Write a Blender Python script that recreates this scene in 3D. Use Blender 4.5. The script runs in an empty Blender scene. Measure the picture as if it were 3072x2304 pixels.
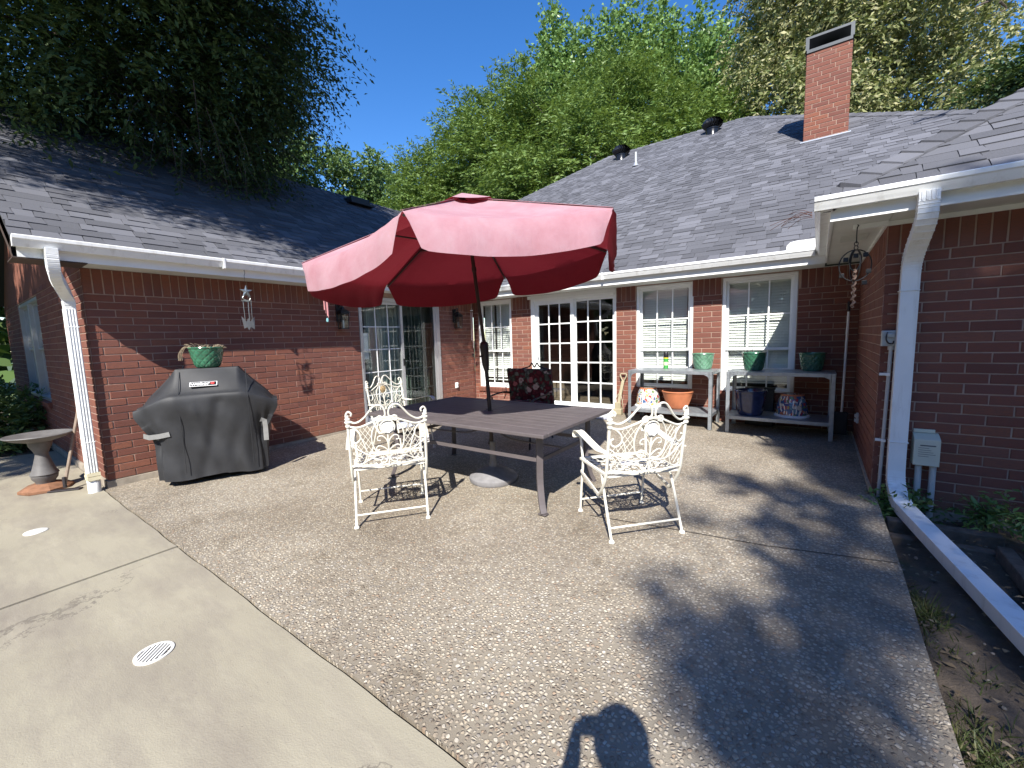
import bpy, bmesh, math, random
import numpy as np
from mathutils import Vector, Matrix
random.seed(7); rng = np.random.default_rng(7)
PI = math.pi
sc = bpy.context.scene
col = sc.collection

# ------------------------------------------------------------------ camera
H = 1.4
CR = Vector((0.81155419, 0.58355554, -0.02902969))      # camera right
CD = Vector((0.03974582, -0.104708, -0.99370846))       # camera down
CF = Vector((-0.58292372, 0.80529446, -0.10817011))     # camera forward
cam = bpy.data.cameras.new('camera'); co = bpy.data.objects.new('camera', cam); col.objects.link(co)
cam.sensor_width = 36; cam.lens = 1261.3 / 3072 * 36; cam.clip_start = 0.02; cam.clip_end = 600
co.matrix_world = Matrix(((CR.x, -CD.x, -CF.x, 0), (CR.y, -CD.y, -CF.y, 0), (CR.z, -CD.z, -CF.z, H), (0, 0, 0, 1)))
sc.camera = co
# ------------------------------------------------------------------ light
SUN = Vector((0.304, -0.652, 0.695)).normalized()
w = bpy.data.worlds.new('World'); sc.world = w; w.use_nodes = True
nt = w.node_tree; sky = nt.nodes.new('ShaderNodeTexSky'); sky.sky_type = 'NISHITA'; sky.sun_disc = False
sky.sun_elevation = math.asin(SUN.z); sky.sun_rotation = math.atan2(SUN.x, SUN.y)
sky.air_density = 1.0; sky.dust_density = 0.15; sky.ozone_density = 3.0
hs = nt.nodes.new('ShaderNodeHueSaturation'); hs.inputs['Saturation'].default_value = 1.3; hs.inputs['Hue'].default_value = 0.508
nt.links.new(sky.outputs[0], hs.inputs['Color']); nt.links.new(hs.outputs[0], nt.nodes['Background'].inputs[0]); nt.nodes['Background'].inputs[1].default_value = 0.12
sl = bpy.data.lights.new('sun', 'SUN'); so = bpy.data.objects.new('sun', sl); col.objects.link(so)
sl.energy = 5.0; sl.angle = math.radians(0.5); sl.color = (1.0, 0.955, 0.88)
so.rotation_euler = SUN.to_track_quat('Z', 'Y').to_euler(); so.location = (6, -12, 14)
sc.view_settings.view_transform = 'Standard'; sc.view_settings.look = 'None'
sc.view_settings.exposure = 1.0; sc.view_settings.gamma = 1; sc.view_settings.use_curve_mapping = False
sc.cycles.max_bounces = 8; sc.cycles.transparent_max_bounces = 16; sc.cycles.diffuse_bounces = 4

# ------------------------------------------------------------------ helpers
def V(*a): return Vector(a)
def gz(y): return 0.018 * (y - 0.88)                     # the patio rises gently to the house
def project(p):
    d = Vector(p) - V(0, 0, H); z = d.dot(CF)
    if z < 0.05: return None
    return (1536 + 1261.3 * d.dot(CR) / z, 1152 + 1261.3 * d.dot(CD) / z, z)
def tag(o, label=None, cat=None, group=None, kind=None):
    if label: o['label'] = label
    if cat: o['category'] = cat
    if group: o['group'] = group
    if kind: o['kind'] = kind
    return o
def thing(name, label, cat, loc=(0, 0, 0), rz=0, group=None):
    o = bpy.data.objects.new(name, None); col.objects.link(o); o.location = loc; o.rotation_euler = (0, 0, rz)
    o.empty_display_size = 0.1
    return tag(o, label, cat, group)
def link(name, me, parent=None):
    o = bpy.data.objects.new(name, me); col.objects.link(o)
    if parent: o.parent = parent
    return o
def copy_tree(o, parent=None):
    c = o.copy(); col.objects.link(c)
    if parent: c.parent = parent
    for ch in list(o.children): copy_tree(ch, c)
    return c
class MB:
    def __init__(s): s.v = []; s.f = []
    def add(s, vs, fs):
        n = len(s.v); s.v += [tuple(v) for v in vs]; s.f += [tuple(i + n for i in f) for f in fs]; return s
    def quad(s, a, b, c, d): return s.add([a, b, c, d], [(0, 1, 2, 3)])
    def poly(s, pts): return s.add(pts, [tuple(range(len(pts)))])
    def box(s, x0, x1, y0, y1, z0, z1, M=None):
        vs = [V(x, y, z) for z in (z0, z1) for y in (y0, y1) for x in (x0, x1)]
        if M: vs = [M @ v for v in vs]
        return s.add(vs, [(0, 2, 3, 1), (4, 5, 7, 6), (0, 1, 5, 4), (2, 6, 7, 3), (0, 4, 6, 2), (1, 3, 7, 5)])
    def bar(s, a, b, wd, th, up=(0, 0, 1)):               # rectangular bar from a to b
        a = Vector(a); b = Vector(b); d = (b - a).normalized(); u = Vector(up); r = d.cross(u)
        if r.length < 1e-4: r = d.cross(V(1, 0, 0))
        r.normalize(); u = r.cross(d)
        vs = [p + r * (i * wd / 2) + u * (j * th / 2) for p in (a, b) for i, j in ((-1, -1), (1, -1), (1, 1), (-1, 1))]
        return s.add(vs, [(3, 2, 1, 0), (4, 5, 6, 7), (0, 1, 5, 4), (1, 2, 6, 5), (2, 3, 7, 6), (3, 0, 4, 7)])
    def tube(s, pts, r, n=6, caps=True):
        pts = [Vector(p) for p in pts]; m = len(pts); rr = r if isinstance(r, (list, tuple)) else [r] * m
        up = None; base = len(s.v)
        for i, p in enumerate(pts):
            d = (pts[min(i + 1, m - 1)] - pts[max(i - 1, 0)]).normalized()
            if up is None:
                up = d.orthogonal().normalized()
            up = (up - d * up.dot(d)).normalized(); side = d.cross(up)
            for k in range(n):
                a = 2 * PI * k / n; s.v.append(tuple(p + (up * math.cos(a) + side * math.sin(a)) * rr[i]))
        for i in range(m - 1):
            for k in range(n):
                k2 = (k + 1) % n
                s.f.append((base + i * n + k, base + i * n + k2, base + (i + 1) * n + k2, base + (i + 1) * n + k))
        if caps:
            s.f.append(tuple(base + k for k in reversed(range(n)))); s.f.append(tuple(base + (m - 1) * n + k for k in range(n)))
        return s
    def lathe(s, prof, n=24, M=None, wob=None):           # prof: (r, z) from one end to the other
        base = len(s.v)
        for r, z in prof:
            for k in range(n):
                a = 2 * PI * k / n; q = r if wob is None else r + wob(a, z)
                v = V(q * math.cos(a), q * math.sin(a), z); s.v.append(tuple(M @ v if M else v))
        for i in range(len(prof) - 1):
            for k in range(n):
                k2 = (k + 1) % n; s.f.append((base + i * n + k, base + i * n + k2, base + (i + 1) * n + k2, base + (i + 1) * n + k))
        return s
    def sweep(s, pts, wd, dp, wdir=(1, 0, 0)):            # rectangular section along a polyline, wd kept along wdir
        pts = [Vector(p) for p in pts]; m = len(pts); base = len(s.v)
        for i, p in enumerate(pts):
            d = (pts[min(i + 1, m - 1)] - pts[max(i - 1, 0)]).normalized()
            r = Vector(wdir); r = (r - d * r.dot(d)).normalized(); u = d.cross(r)
            for a, b in ((-1, -1), (1, -1), (1, 1), (-1, 1)): s.v.append(tuple(p + r * (a * wd / 2) + u * (b * dp / 2)))
        for i in range(m - 1):
            for k in range(4):
                k2 = (k + 1) % 4; s.f.append((base + i * 4 + k, base + i * 4 + k2, base + (i + 1) * 4 + k2, base + (i + 1) * 4 + k))
        s.f.append((base + 3, base + 2, base + 1, base)); s.f.append(tuple(base + (m - 1) * 4 + k for k in range(4)))
        return s
    def build(s, name, mat, parent=None, smooth=False, bevel=0, sub=0, solid=0):
        me = bpy.data.meshes.new(name); me.from_pydata(s.v, [], s.f); me.update()
        if mat: me.materials.append(mat)
        o = link(name, me, parent)
        if smooth:
            me.polygons.foreach_set('use_smooth', [True] * len(me.polygons))
            try: me.set_sharp_from_angle(angle=math.radians(40))
            except Exception: pass
        if solid:
            md = o.modifiers.new('s', 'SOLIDIFY'); md.thickness = solid; md.offset = 0
        if bevel:
            md = o.modifiers.new('b', 'BEVEL'); md.width = bevel; md.segments = 2; md.limit_method = 'ANGLE'
        if sub:
            md = o.modifiers.new('u', 'SUBSURF'); md.levels = sub; md.render_levels = sub
        return o
def npmesh(name, verts, faces4, mat, smooth=False):
    me = bpy.data.meshes.new(name); nv = len(verts); nf = len(faces4)
    me.vertices.add(nv); me.vertices.foreach_set('co', np.asarray(verts, np.float32).ravel())
    me.loops.add(nf * 4); me.loops.foreach_set('vertex_index', np.asarray(faces4, np.int32).ravel())
    me.polygons.add(nf); me.polygons.foreach_set('loop_start', np.arange(0, nf * 4, 4, dtype=np.int32))
    me.update(calc_edges=True); me.materials.append(mat)
    if smooth: me.polygons.foreach_set('use_smooth', np.ones(nf, bool))
    return me
def catmull(pts, n=6):
    P = [Vector(p) for p in pts]; P = [P[0] * 2 - P[1]] + P + [P[-1] * 2 - P[-2]]; out = []
    for i in range(1, len(P) - 2):
        for k in range(n):
            t = k / n; a, b, c, d = P[i - 1], P[i], P[i + 1], P[i + 2]
            out.append(0.5 * ((2 * b) + (c - a) * t + (2 * a - 5 * b + 4 * c - d) * t * t + (3 * b - a - 3 * c + d) * t ** 3))
    out.append(P[-2]); return out

# ------------------------------------------------------------------ materials
class NT:
    def __init__(s, m): s.t = m.node_tree; s.N = s.t.nodes; s.L = s.t.links
    def n(s, typ, **kw):
        nd = s.N.new('ShaderNode' + typ)
        for k, v in kw.items():
            if hasattr(nd, k) and k not in nd.inputs.keys(): setattr(nd, k, v)
        return nd
    def math(s, op, a, b=None, c=None, clamp=False):
        nd = s.N.new('ShaderNodeMath'); nd.operation = op; nd.use_clamp = clamp
        for i, x in enumerate((a, b, c)):
            if x is None: continue
            if hasattr(x, 'is_linked'): s.L.new(x, nd.inputs[i])
            else: nd.inputs[i].default_value = x
        return nd.outputs[0]
    def noise(s, scale, detail=4, rough=0.55, vec=None, dims=None):
        nd = s.N.new('ShaderNodeTexNoise'); nd.inputs['Scale'].default_value = scale; nd.inputs['Detail'].default_value = detail
        nd.inputs['Roughness'].default_value = rough; s.L.new(vec if vec is not None else s.pos(), nd.inputs['Vector']); return nd.outputs[0]
    def pos(s):
        g = s.N.get('POS')
        if g is None: g = s.N.new('ShaderNodeNewGeometry'); g.name = 'POS'
        return g.outputs['Position']
    def island(s):
        s.pos(); g = s.N['POS']; oi = s.N.new('ShaderNodeObjectInfo')
        return s.math('FRACT', s.math('ADD', g.outputs['Random Per Island'], s.math('MULTIPLY', oi.outputs['Random'], 7.31)))
    def mapped(s, scale, loc=(0, 0, 0), vec=None):
        m = s.N.new('ShaderNodeMapping'); m.inputs['Scale'].default_value = scale; m.inputs['Location'].default_value = loc
        s.L.new(vec if vec is not None else s.pos(), m.inputs['Vector']); return m.outputs[0]
    def ramp(s, fac, stops, interp='LINEAR'):
        r = s.N.new('ShaderNodeValToRGB'); r.color_ramp.interpolation = interp; e = r.color_ramp.elements
        while len(e) < len(stops): e.new(0.5)
        for el, (p, c) in zip(e, stops):
            el.position = p; el.color = (*c, 1) if len(c) == 3 else c
        s.L.new(fac, r.inputs[0]); return r.outputs[0]
    def mix(s, fac, a, b, mode='MIX'):
        m = s.N.new('ShaderNodeMix'); m.data_type = 'RGBA'; m.blend_type = mode
        for i, x in ((0, fac), (6, a), (7, b)):
            if hasattr(x, 'is_linked'): s.L.new(x, m.inputs[i])
            else: m.inputs[i].default_value = x if not isinstance(x, tuple) else (*x, 1)
        return m.outputs[2]
    def bump(s, h, strength=0.3, dist=0.01):
        b = s.N.new('ShaderNodeBump'); b.inputs['Strength'].default_value = strength; b.inputs['Distance'].default_value = dist
        s.L.new(h, b.inputs['Height']); s.L.new(b.outputs[0], s.N['Principled BSDF'].inputs['Normal'])
    def set(s, inp, x):
        i = s.N['Principled BSDF'].inputs[inp]
        if hasattr(x, 'is_linked'): s.L.new(x, i)
        else: i.default_value = (*x, 1) if isinstance(x, tuple) and len(x) == 3 else x
def mat(name, c=(0.5, 0.5, 0.5), rough=0.6, metal=0.0, var=0.12, scale=6.0, dirt=0.0, bump=0.0, bscale=80.0, spec=0.5):
    m = bpy.data.materials.new(name); m.use_nodes = True; t = NT(m)
    t.set('Roughness', rough); t.set('Metallic', metal); t.set('Specular IOR Level', spec)
    if var or dirt:
        n1 = t.noise(scale, 5); a = tuple(x * (1 - var) for x in c); b = tuple(min(1, x * (1 + var)) for x in c)
        cc = t.ramp(n1, [(0.3, a), (0.7, b)])
        if dirt:
            n2 = t.noise(scale * 0.6 + 1.3, 6, 0.65)
            cc = t.mix(t.ramp(n2, [(0.52, (0, 0, 0)), (0.75, (dirt, dirt, dirt))]), cc, tuple(x * 0.35 + 0.02 for x in c))
        t.set('Base Color', cc)
    else: t.set('Base Color', c)
    if bump: t.bump(t.noise(bscale, 4), bump, 0.004)
    return m
M = {}
def brick_mat():
    m = bpy.data.materials.new('brick'); m.use_nodes = True; t = NT(m); i = t.island()
    c = t.ramp(i, [(0, (0.14, 0.05, 0.038)), (0.2, (0.185, 0.063, 0.044)), (0.45, (0.21, 0.072, 0.047)), (0.62, (0.165, 0.062, 0.05)), (0.8, (0.235, 0.083, 0.048)), (1, (0.20, 0.083, 0.062))])
    st = t.noise(1, 4, 0.6, t.mapped((26, 26, 95)))
    c = t.mix(t.ramp(st, [(0.4, (0, 0, 0)), (0.66, (0.6, 0.6, 0.6))]), c, (0.13, 0.062, 0.052))
    wv = t.noise(1.3, 3); c = t.mix(t.math('MULTIPLY', wv, 0.5), c, t.mix(0.5, c, (0.22, 0.12, 0.09)))
    ch = t.noise(14, 6, 0.7); c = t.mix(t.ramp(ch, [(0.68, (0, 0, 0)), (0.78, (0.4, 0.4, 0.4))]), c, (0.36, 0.25, 0.2))
    sx = t.N.new('ShaderNodeSeparateXYZ'); t.L.new(t.pos(), sx.inputs[0])
    low = t.math('ADD', t.math('MULTIPLY', sx.outputs[2], 2.2), t.math('MULTIPLY', t.noise(5, 5, 0.7), 1.1)); c = t.mix(t.ramp(low, [(0.55, (0.55, 0.55, 0.55)), (0.95, (0, 0, 0))]), c, (0.16, 0.105, 0.075))
    t.set('Base Color', c); t.set('Roughness', 0.88); t.set('Specular IOR Level', 0.25); t.bump(t.noise(150, 4, 0.7), 0.6, 0.004); return m
M['brick'] = brick_mat()
M['mortar'] = mat('mortar', (0.37, 0.262, 0.205), 0.95, var=0.16, scale=9, bump=0.5, bscale=220, spec=0.2)
def shingle_mat(name, lo, hi):
    m = bpy.data.materials.new(name); m.use_nodes = True; t = NT(m); i = t.island()
    c = t.ramp(i, [(0, lo), (0.35, tuple((a * 2 + b) / 3 for a, b in zip(lo, hi))), (0.6, tuple((a + b * 1.2) / 2.2 for a, b in zip(lo, hi))), (0.85, hi), (1, tuple(x * 1.15 for x in hi))])
    g = t.noise(260, 3, 0.8); c = t.mix(t.ramp(g, [(0.35, (0, 0, 0)), (0.7, (0.55, 0.55, 0.55))]), c, tuple(x * 1.5 for x in hi))
    g2 = t.noise(0.8, 4); c = t.mix(t.ramp(g2, [(0.4, (0, 0, 0)), (0.75, (0.3, 0.3, 0.3))]), c, lo)
    t.set('Base Color', c); t.set('Roughness', 0.95); t.set('Specular IOR Level', 0.2); t.bump(g, 0.5, 0.003); return m
M['shingle'] = shingle_mat('asphalt_shingle', (0.052, 0.053, 0.06), (0.118, 0.12, 0.136))
M['roofdeck'] = mat('roof_felt', (0.03, 0.03, 0.033), 0.95)
M['white'] = mat('white_painted_trim', (0.74, 0.75, 0.73), 0.45, var=0.05, scale=3, dirt=0.12)
def gutter_mat():
    m = bpy.data.materials.new('white_aluminium'); m.use_nodes = True; t = NT(m)
    c = t.ramp(t.noise(4, 4), [(0.3, (0.74, 0.75, 0.74)), (0.7, (0.82, 0.83, 0.82))])
    st = t.noise(1, 5, 0.65, t.mapped((14, 14, 1.6))); c = t.mix(t.ramp(st, [(0.52, (0, 0, 0)), (0.72, (0.45, 0.45, 0.45))]), c, (0.42, 0.4, 0.36))
    sp = t.noise(70, 3, 0.6); c = t.mix(t.ramp(sp, [(0.7, (0, 0, 0)), (0.78, (0.5, 0.5, 0.5))]), c, (0.25, 0.22, 0.18))
    t.set('Base Color', c); t.set('Roughness', 0.38); t.bump(t.noise(6, 3), 0.12, 0.01); return m
M['gutter'] = gutter_mat()
M['soffit'] = mat('soffit_paint', (0.6, 0.61, 0.57), 0.6, var=0.06, scale=3, dirt=0.15)
M['vinyl'] = mat('white_vinyl', (0.82, 0.83, 0.82), 0.3, var=0.03)
M['alu'] = mat('aluminium_frame', (0.5, 0.51, 0.52), 0.35, 0.6, var=0.06)
M['galv'] = mat('galvanised_steel', (0.36, 0.39, 0.42), 0.42, 0.65, var=0.16, scale=18, dirt=0.25)
M['blackmetal'] = mat('black_metal', (0.018, 0.018, 0.02), 0.35, 0.3, var=0.2)
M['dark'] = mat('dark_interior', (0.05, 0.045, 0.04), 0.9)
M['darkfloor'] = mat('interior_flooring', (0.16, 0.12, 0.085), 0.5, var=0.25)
M['footing'] = mat('concrete_footing', (0.3, 0.26, 0.21), 0.95, var=0.25, scale=8, dirt=0.35, bump=0.5, bscale=60)
M['brown'] = mat('shaded_trim', (0.06, 0.04, 0.032), 0.7, var=0.2)  # rake colour kept dark: the gable end's shade is painted in
M['void'] = mat('joint_filler', (0.05, 0.042, 0.035), 1.0)
def glass_mat(name, tint, refl=1.0):
    m = bpy.data.materials.new(name); m.use_nodes = True; t = NT(m); N = t.N; N.remove(N['Principled BSDF'])
    tr = N.new('ShaderNodeBsdfTransparent'); tr.inputs[0].default_value = (*tint, 1)
    gl = N.new('ShaderNodeBsdfGlossy'); gl.inputs['Roughness'].default_value = 0.012; gl.inputs[0].default_value = (1, 1, 1, 1)
    fr = N.new('ShaderNodeFresnel'); t.pos(); t.L.new(t.math('ADD', t.math('MULTIPLY', N['POS'].outputs['Backfacing'], 1 / 1.52 - 1.52), 1.52), fr.inputs[0])
    wob = t.noise(2.2, 2); b = N.new('ShaderNodeBump'); b.inputs['Strength'].default_value = 0.02; b.inputs['Distance'].default_value = 0.05
    t.L.new(wob, b.inputs['Height']); t.L.new(b.outputs[0], gl.inputs['Normal'])
    mx = N.new('ShaderNodeMixShader'); t.L.new(t.math('MULTIPLY', fr.outputs[0], 1.1 * refl, clamp=True), mx.inputs[0])
    t.L.new(tr.outputs[0], mx.inputs[1]); t.L.new(gl.outputs[0], mx.inputs[2]); t.L.new(mx.outputs[0], N['Material Output'].inputs[0]); return m
M['glass'] = glass_mat('window_glass', (0.93, 0.95, 0.94))
M['darkglass'] = glass_mat('screened_glass', (0.62, 0.65, 0.64), 0.5)
def leaf_mat(name, stops, trans=0.3, rough=0.5):
    m = bpy.data.materials.new(name); m.use_nodes = True; t = NT(m); i = t.island()
    c = t.ramp(i, stops); bl = t.noise(0.55, 3)
    c = t.mix(t.ramp(bl, [(0.35, (0, 0, 0)), (0.7, (0.55, 0.55, 0.55))]), c, t.mix(0.5, c, stops[-1][1]))
    P = t.N['Principled BSDF']; t.L.new(c, P.inputs['Base Color']); t.set('Roughness', rough); t.set('Specular IOR Level', 0.3)
    tl = t.N.new('ShaderNodeBsdfTranslucent'); t.L.new(t.mix(0.5, c, (0.16, 0.22, 0.02)), tl.inputs[0])
    mx = t.N.new('ShaderNodeMixShader'); mx.inputs[0].default_value = trans
    t.L.new(P.outputs[0], mx.inputs[1]); t.L.new(tl.outputs[0], mx.inputs[2]); t.L.new(mx.outputs[0], t.N['Material Output'].inputs[0]); return m
M['leaf_elm'] = leaf_mat('elm_leaf', [(0, (0.022, 0.048, 0.018)), (0.5, (0.038, 0.08, 0.028)), (1, (0.09, 0.14, 0.045))], 0.18, 0.6)
M['leaf_cyp'] = leaf_mat('feathery_leaf', [(0, (0.08, 0.145, 0.03)), (0.5, (0.14, 0.22, 0.055)), (1, (0.2, 0.28, 0.08))], 0.3)
M['leaf_pop'] = leaf_mat('broad_leaf', [(0, (0.09, 0.18, 0.045)), (0.5, (0.16, 0.27, 0.08)), (1, (0.24, 0.36, 0.12))], 0.3, 0.35)
M['leaf_yel'] = leaf_mat('pale_leaf', [(0, (0.1, 0.14, 0.045)), (0.4, (0.2, 0.225, 0.08)), (0.75, (0.32, 0.31, 0.14)), (1, (0.42, 0.39, 0.22))], 0.25)
M['leaf_far'] = leaf_mat('far_leaf', [(0, (0.05, 0.1, 0.03)), (0.5, (0.09, 0.16, 0.045)), (1, (0.17, 0.24, 0.09))], 0.25, 0.4)
M['bark'] = mat('bark', (0.09, 0.07, 0.055), 0.95, var=0.35, scale=14, bump=0.8, bscale=30)
# ------------------------------------------------------------------ ground
def patio_mat():
    m = bpy.data.materials.new('exposed_aggregate'); m.use_nodes = True; t = NT(m)
    jit = t.noise(40, 2); vec = t.N.new('ShaderNodeVectorMath'); vec.operation = 'ADD'
    sc_ = t.N.new('ShaderNodeVectorMath'); sc_.operation = 'SCALE'; sc_.inputs[3].default_value = 0.01
    t.L.new(t.N[jit.node.name].outputs[1], sc_.inputs[0]); t.L.new(t.mapped((1, 1, 0)), vec.inputs[0]); t.L.new(sc_.outputs[0], vec.inputs[1])
    def vor(scale, feat):
        v = t.N.new('ShaderNodeTexVoronoi'); v.feature = feat; v.inputs['Scale'].default_value = scale; v.inputs['Randomness'].default_value = 1
        t.L.new(vec.outputs[0], v.inputs['Vector']); return v
    a = vor(53, 'F1'); e = vor(53, 'DISTANCE_TO_EDGE')
    bw = t.N.new('ShaderNodeSeparateColor'); t.L.new(a.outputs['Color'], bw.inputs[0])
    pc = t.ramp(bw.outputs[0], [(0, (0.23, 0.19, 0.145)), (0.18, (0.42, 0.36, 0.275)), (0.38, (0.5, 0.445, 0.35)), (0.58, (0.3, 0.275, 0.24)), (0.68, (0.45, 0.38, 0.28)), (0.8, (0.57, 0.52, 0.43)), (0.9, (0.36, 0.265, 0.185)), (0.95, (0.43, 0.4, 0.35)), (1, (0.62, 0.59, 0.52))], 'CONSTANT')
    pc = t.mix(t.math('MULTIPLY', bw.outputs[1], 0.35), pc, (0.3, 0.25, 0.2))
    matrix = t.mix(t.noise(3, 4), (0.21, 0.182, 0.142), (0.29, 0.255, 0.2))
    rnd = t.math('SUBTRACT', t.math('ADD', t.math('MULTIPLY', bw.outputs[2], 0.3), 0.4), a.outputs['Distance'])   # rounded pebbles of mixed size
    stone = t.math('MULTIPLY', t.ramp(e.outputs['Distance'], [(0.02, (0, 0, 0)), (0.09, (1, 1, 1))]), t.ramp(rnd, [(0.0, (0, 0, 0)), (0.07, (1, 1, 1))]))
    c = t.mix(stone, matrix, pc)
    st = t.noise(0.9, 5, 0.6); c = t.mix(t.ramp(st, [(0.42, (0, 0, 0)), (0.66, (0.8, 0.8, 0.8))]), c, t.mix(1.0, c, (0.66, 0.63, 0.6), 'MULTIPLY')); st2 = t.noise(3.2, 6, 0.7); c = t.mix(t.ramp(st2, [(0.56, (0, 0, 0)), (0.7, (0.6, 0.6, 0.6))]), c, t.mix(1.0, c, (0.6, 0.57, 0.52), 'MULTIPLY'))
    # weathered grey-black film of algae towards the damp garden side, a stain with a shape of its own
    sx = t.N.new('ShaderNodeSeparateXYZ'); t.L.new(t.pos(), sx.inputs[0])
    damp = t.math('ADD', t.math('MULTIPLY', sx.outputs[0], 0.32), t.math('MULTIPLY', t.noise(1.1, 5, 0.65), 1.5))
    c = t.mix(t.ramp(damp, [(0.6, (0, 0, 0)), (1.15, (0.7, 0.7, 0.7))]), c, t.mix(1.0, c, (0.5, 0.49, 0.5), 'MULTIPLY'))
    edge = t.ramp(sx.outputs[1], [(0, (1, 1, 1)), (1, (0, 0, 0))])
    t.set('Base Color', c); t.set('Roughness', 0.82); t.set('Specular IOR Level', 0.35)
    hgt = t.ramp(e.outputs['Distance'], [(0, (0, 0, 0)), (0.28, (1, 1, 1))]); t.bump(t.math('ADD', t.math('MULTIPLY', hgt, stone), t.math('MULTIPLY', t.noise(240, 3), 0.35)), 0.9, 0.006); return m
def concrete_mat():
    m = bpy.data.materials.new('broom_concrete'); m.use_nodes = True; t = NT(m)
    c = t.ramp(t.noise(1.2, 5), [(0.3, (0.265, 0.24, 0.182)), (0.7, (0.315, 0.287, 0.22))])
    v = t.mapped((0.75, 1.9, 1)); s1 = t.noise(0.9, 7, 0.66, v)
    c = t.mix(t.ramp(s1, [(0.47, (0, 0, 0)), (0.6, (0.4, 0.4, 0.4)), (0.75, (0.8, 0.8, 0.8))]), c, (0.165, 0.14, 0.122))
    s2 = t.noise(1, 6, 0.7, t.mapped((1.6, 6, 1), (3, 1, 0))); c = t.mix(t.ramp(s2, [(0.55, (0, 0, 0)), (0.8, (0.5, 0.5, 0.5))]), c, (0.38, 0.345, 0.27))
    s4 = t.noise(2.2, 8, 0.7, t.mapped((0.5, 2.4, 1), (7, 3, 0))); c = t.mix(t.ramp(s4, [(0.5, (0, 0, 0)), (0.56, (0.22, 0.22, 0.22)), (0.66, (0.0, 0.0, 0.0))]), c, (0.2, 0.175, 0.15))
    cv = t.N.new('ShaderNodeTexVoronoi'); cv.feature = 'DISTANCE_TO_EDGE'; cv.inputs['Scale'].default_value = 0.42; wv = t.N.new('ShaderNodeVectorMath'); wv.operation = 'MULTIPLY_ADD'
    nz = t.noise(2.4, 6, 0.7); t.L.new(t.N[nz.node.name].outputs[1], wv.inputs[0]); wv.inputs[1].default_value = (0.8, 0.8, 0); t.L.new(t.pos(), wv.inputs[2]); t.L.new(wv.outputs[0], cv.inputs['Vector'])
    c = t.mix(t.math('MULTIPLY', t.ramp(cv.outputs['Distance'], [(0.0, (1, 1, 1)), (0.0022, (0, 0, 0))]), t.ramp(t.noise(0.7, 2), [(0.5, (0, 0, 0)), (0.56, (0.7, 0.7, 0.7))])), c, (0.11, 0.095, 0.08))
    sp = t.noise(95, 2, 0.5); c = t.mix(t.ramp(sp, [(0.72, (0, 0, 0)), (0.78, (0.7, 0.7, 0.7))]), c, (0.12, 0.1, 0.085))
    s3 = t.noise(34, 5, 0.7); c = t.mix(t.ramp(s3, [(0.66, (0, 0, 0)), (0.76, (0.5, 0.5, 0.5))]), c, (0.15, 0.13, 0.105))
    t.set('Base Color', c); t.set('Roughness', 0.9); t.set('Specular IOR Level', 0.25)
    t.bump(t.math('ADD', t.noise(160, 3), t.math('MULTIPLY', t.noise(7, 4), 2.0)), 0.3, 0.006); return m
def soil_mat():
    m = bpy.data.materials.new('soil'); m.use_nodes = True; t = NT(m)
    c = t.ramp(t.noise(3, 8, 0.7), [(0.3, (0.05, 0.038, 0.028)), (0.55, (0.115, 0.088, 0.065)), (0.75, (0.22, 0.175, 0.13))])
    g = t.noise(2.1, 6, 0.7, t.mapped((1, 1, 1), (4, 2, 1))); c = t.mix(t.ramp(g, [(0.56, (0, 0, 0)), (0.68, (0.6, 0.6, 0.6))]), c, (0.07, 0.085, 0.035))
    t.set('Base Color', c); t.set('Roughness', 1.0); t.bump(t.noise(50, 6, 0.7), 0.9, 0.02); return m
M['patio'] = patio_mat(); M['concrete'] = concrete_mat(); M['soil'] = soil_mat()
M['lawn'] = mat('lawn', (0.06, 0.09, 0.03), 1, var=0.4, scale=5)
XL, YB, YR, XR = -5.79, 6.693, 4.38, 0.41              # brick faces: left wing, back wall, right wing front, right wing side
PE = 0.435                                             # right edge of the patio
def slab(name, poly, mat_, dz=0.0, thick=0.14):
    b = MB(); top = [V(x, y, gz(y) + dz) for x, y in poly]; n = len(top)
    b.poly(top)
    for i in range(n):
        a, c = top[i], top[(i + 1) % n]; b.quad(c, a, a - V(0, 0, thick), c - V(0, 0, thick))
    o = b.build(name, mat_); tag(o, kind='structure'); return o
g = MB(); g.quad((-300, -300, -0.16), (300, -300, -0.16), (300, 300, -0.16), (-300, 300, -0.16)); tag(g.build('ground', M['lawn']), kind='structure')
wob = [(-5.79 + 6.225 * k / 40, 0.908 + 0.0025 * math.sin(k * 1.9) + 0.003 * math.sin(k * 0.7 + 1)) for k in range(41)]
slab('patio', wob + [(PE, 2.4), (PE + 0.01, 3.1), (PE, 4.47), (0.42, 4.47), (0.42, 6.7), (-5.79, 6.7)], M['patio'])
wob2 = [(x, y - 0.014) for x, y in reversed(wob)]
slab('pavement', [(-8.9, -7), (-3.647, -7), (-3.639, 0.898)] + [p for p in wob2 if p[0] < -3.66] + [(-5.79, 0.925), (-8.7, 0.925), (-8.95, 0.42)], M['concrete'], -0.002)
slab('pavement', [(-3.633, -7), (3.2, -7), (3.2, -1.5), (PE + 0.6, 0.2), (PE, 0.894)] + [p for p in wob2 if p[0] > -3.63] , M['concrete'], -0.002)
slab('joint', [(-8.8, -7), (3.0, -7), (3.0, -1.6), (PE - 0.02, 0.9), (PE - 0.03, 0.95), (-5.75, 0.95)], M['void'], -0.02, 0.05)
jb = MB(); pts = [(PE, 3.152), (-0.2, 2.995), (-0.82, 2.915), (-1.35, 2.83)]
for (x0, y0), (x1, y1) in zip(pts, pts[1:]): jb.quad((x0, y0 - .006, gz(y0) + .003), (x0, y0 + .006, gz(y0) + .003), (x1, y1 + .006, gz(y1) + .003), (x1, y1 - .006, gz(y1) + .003))
tag(jb.build('patio_joint', M['void']), kind='structure')
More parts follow.
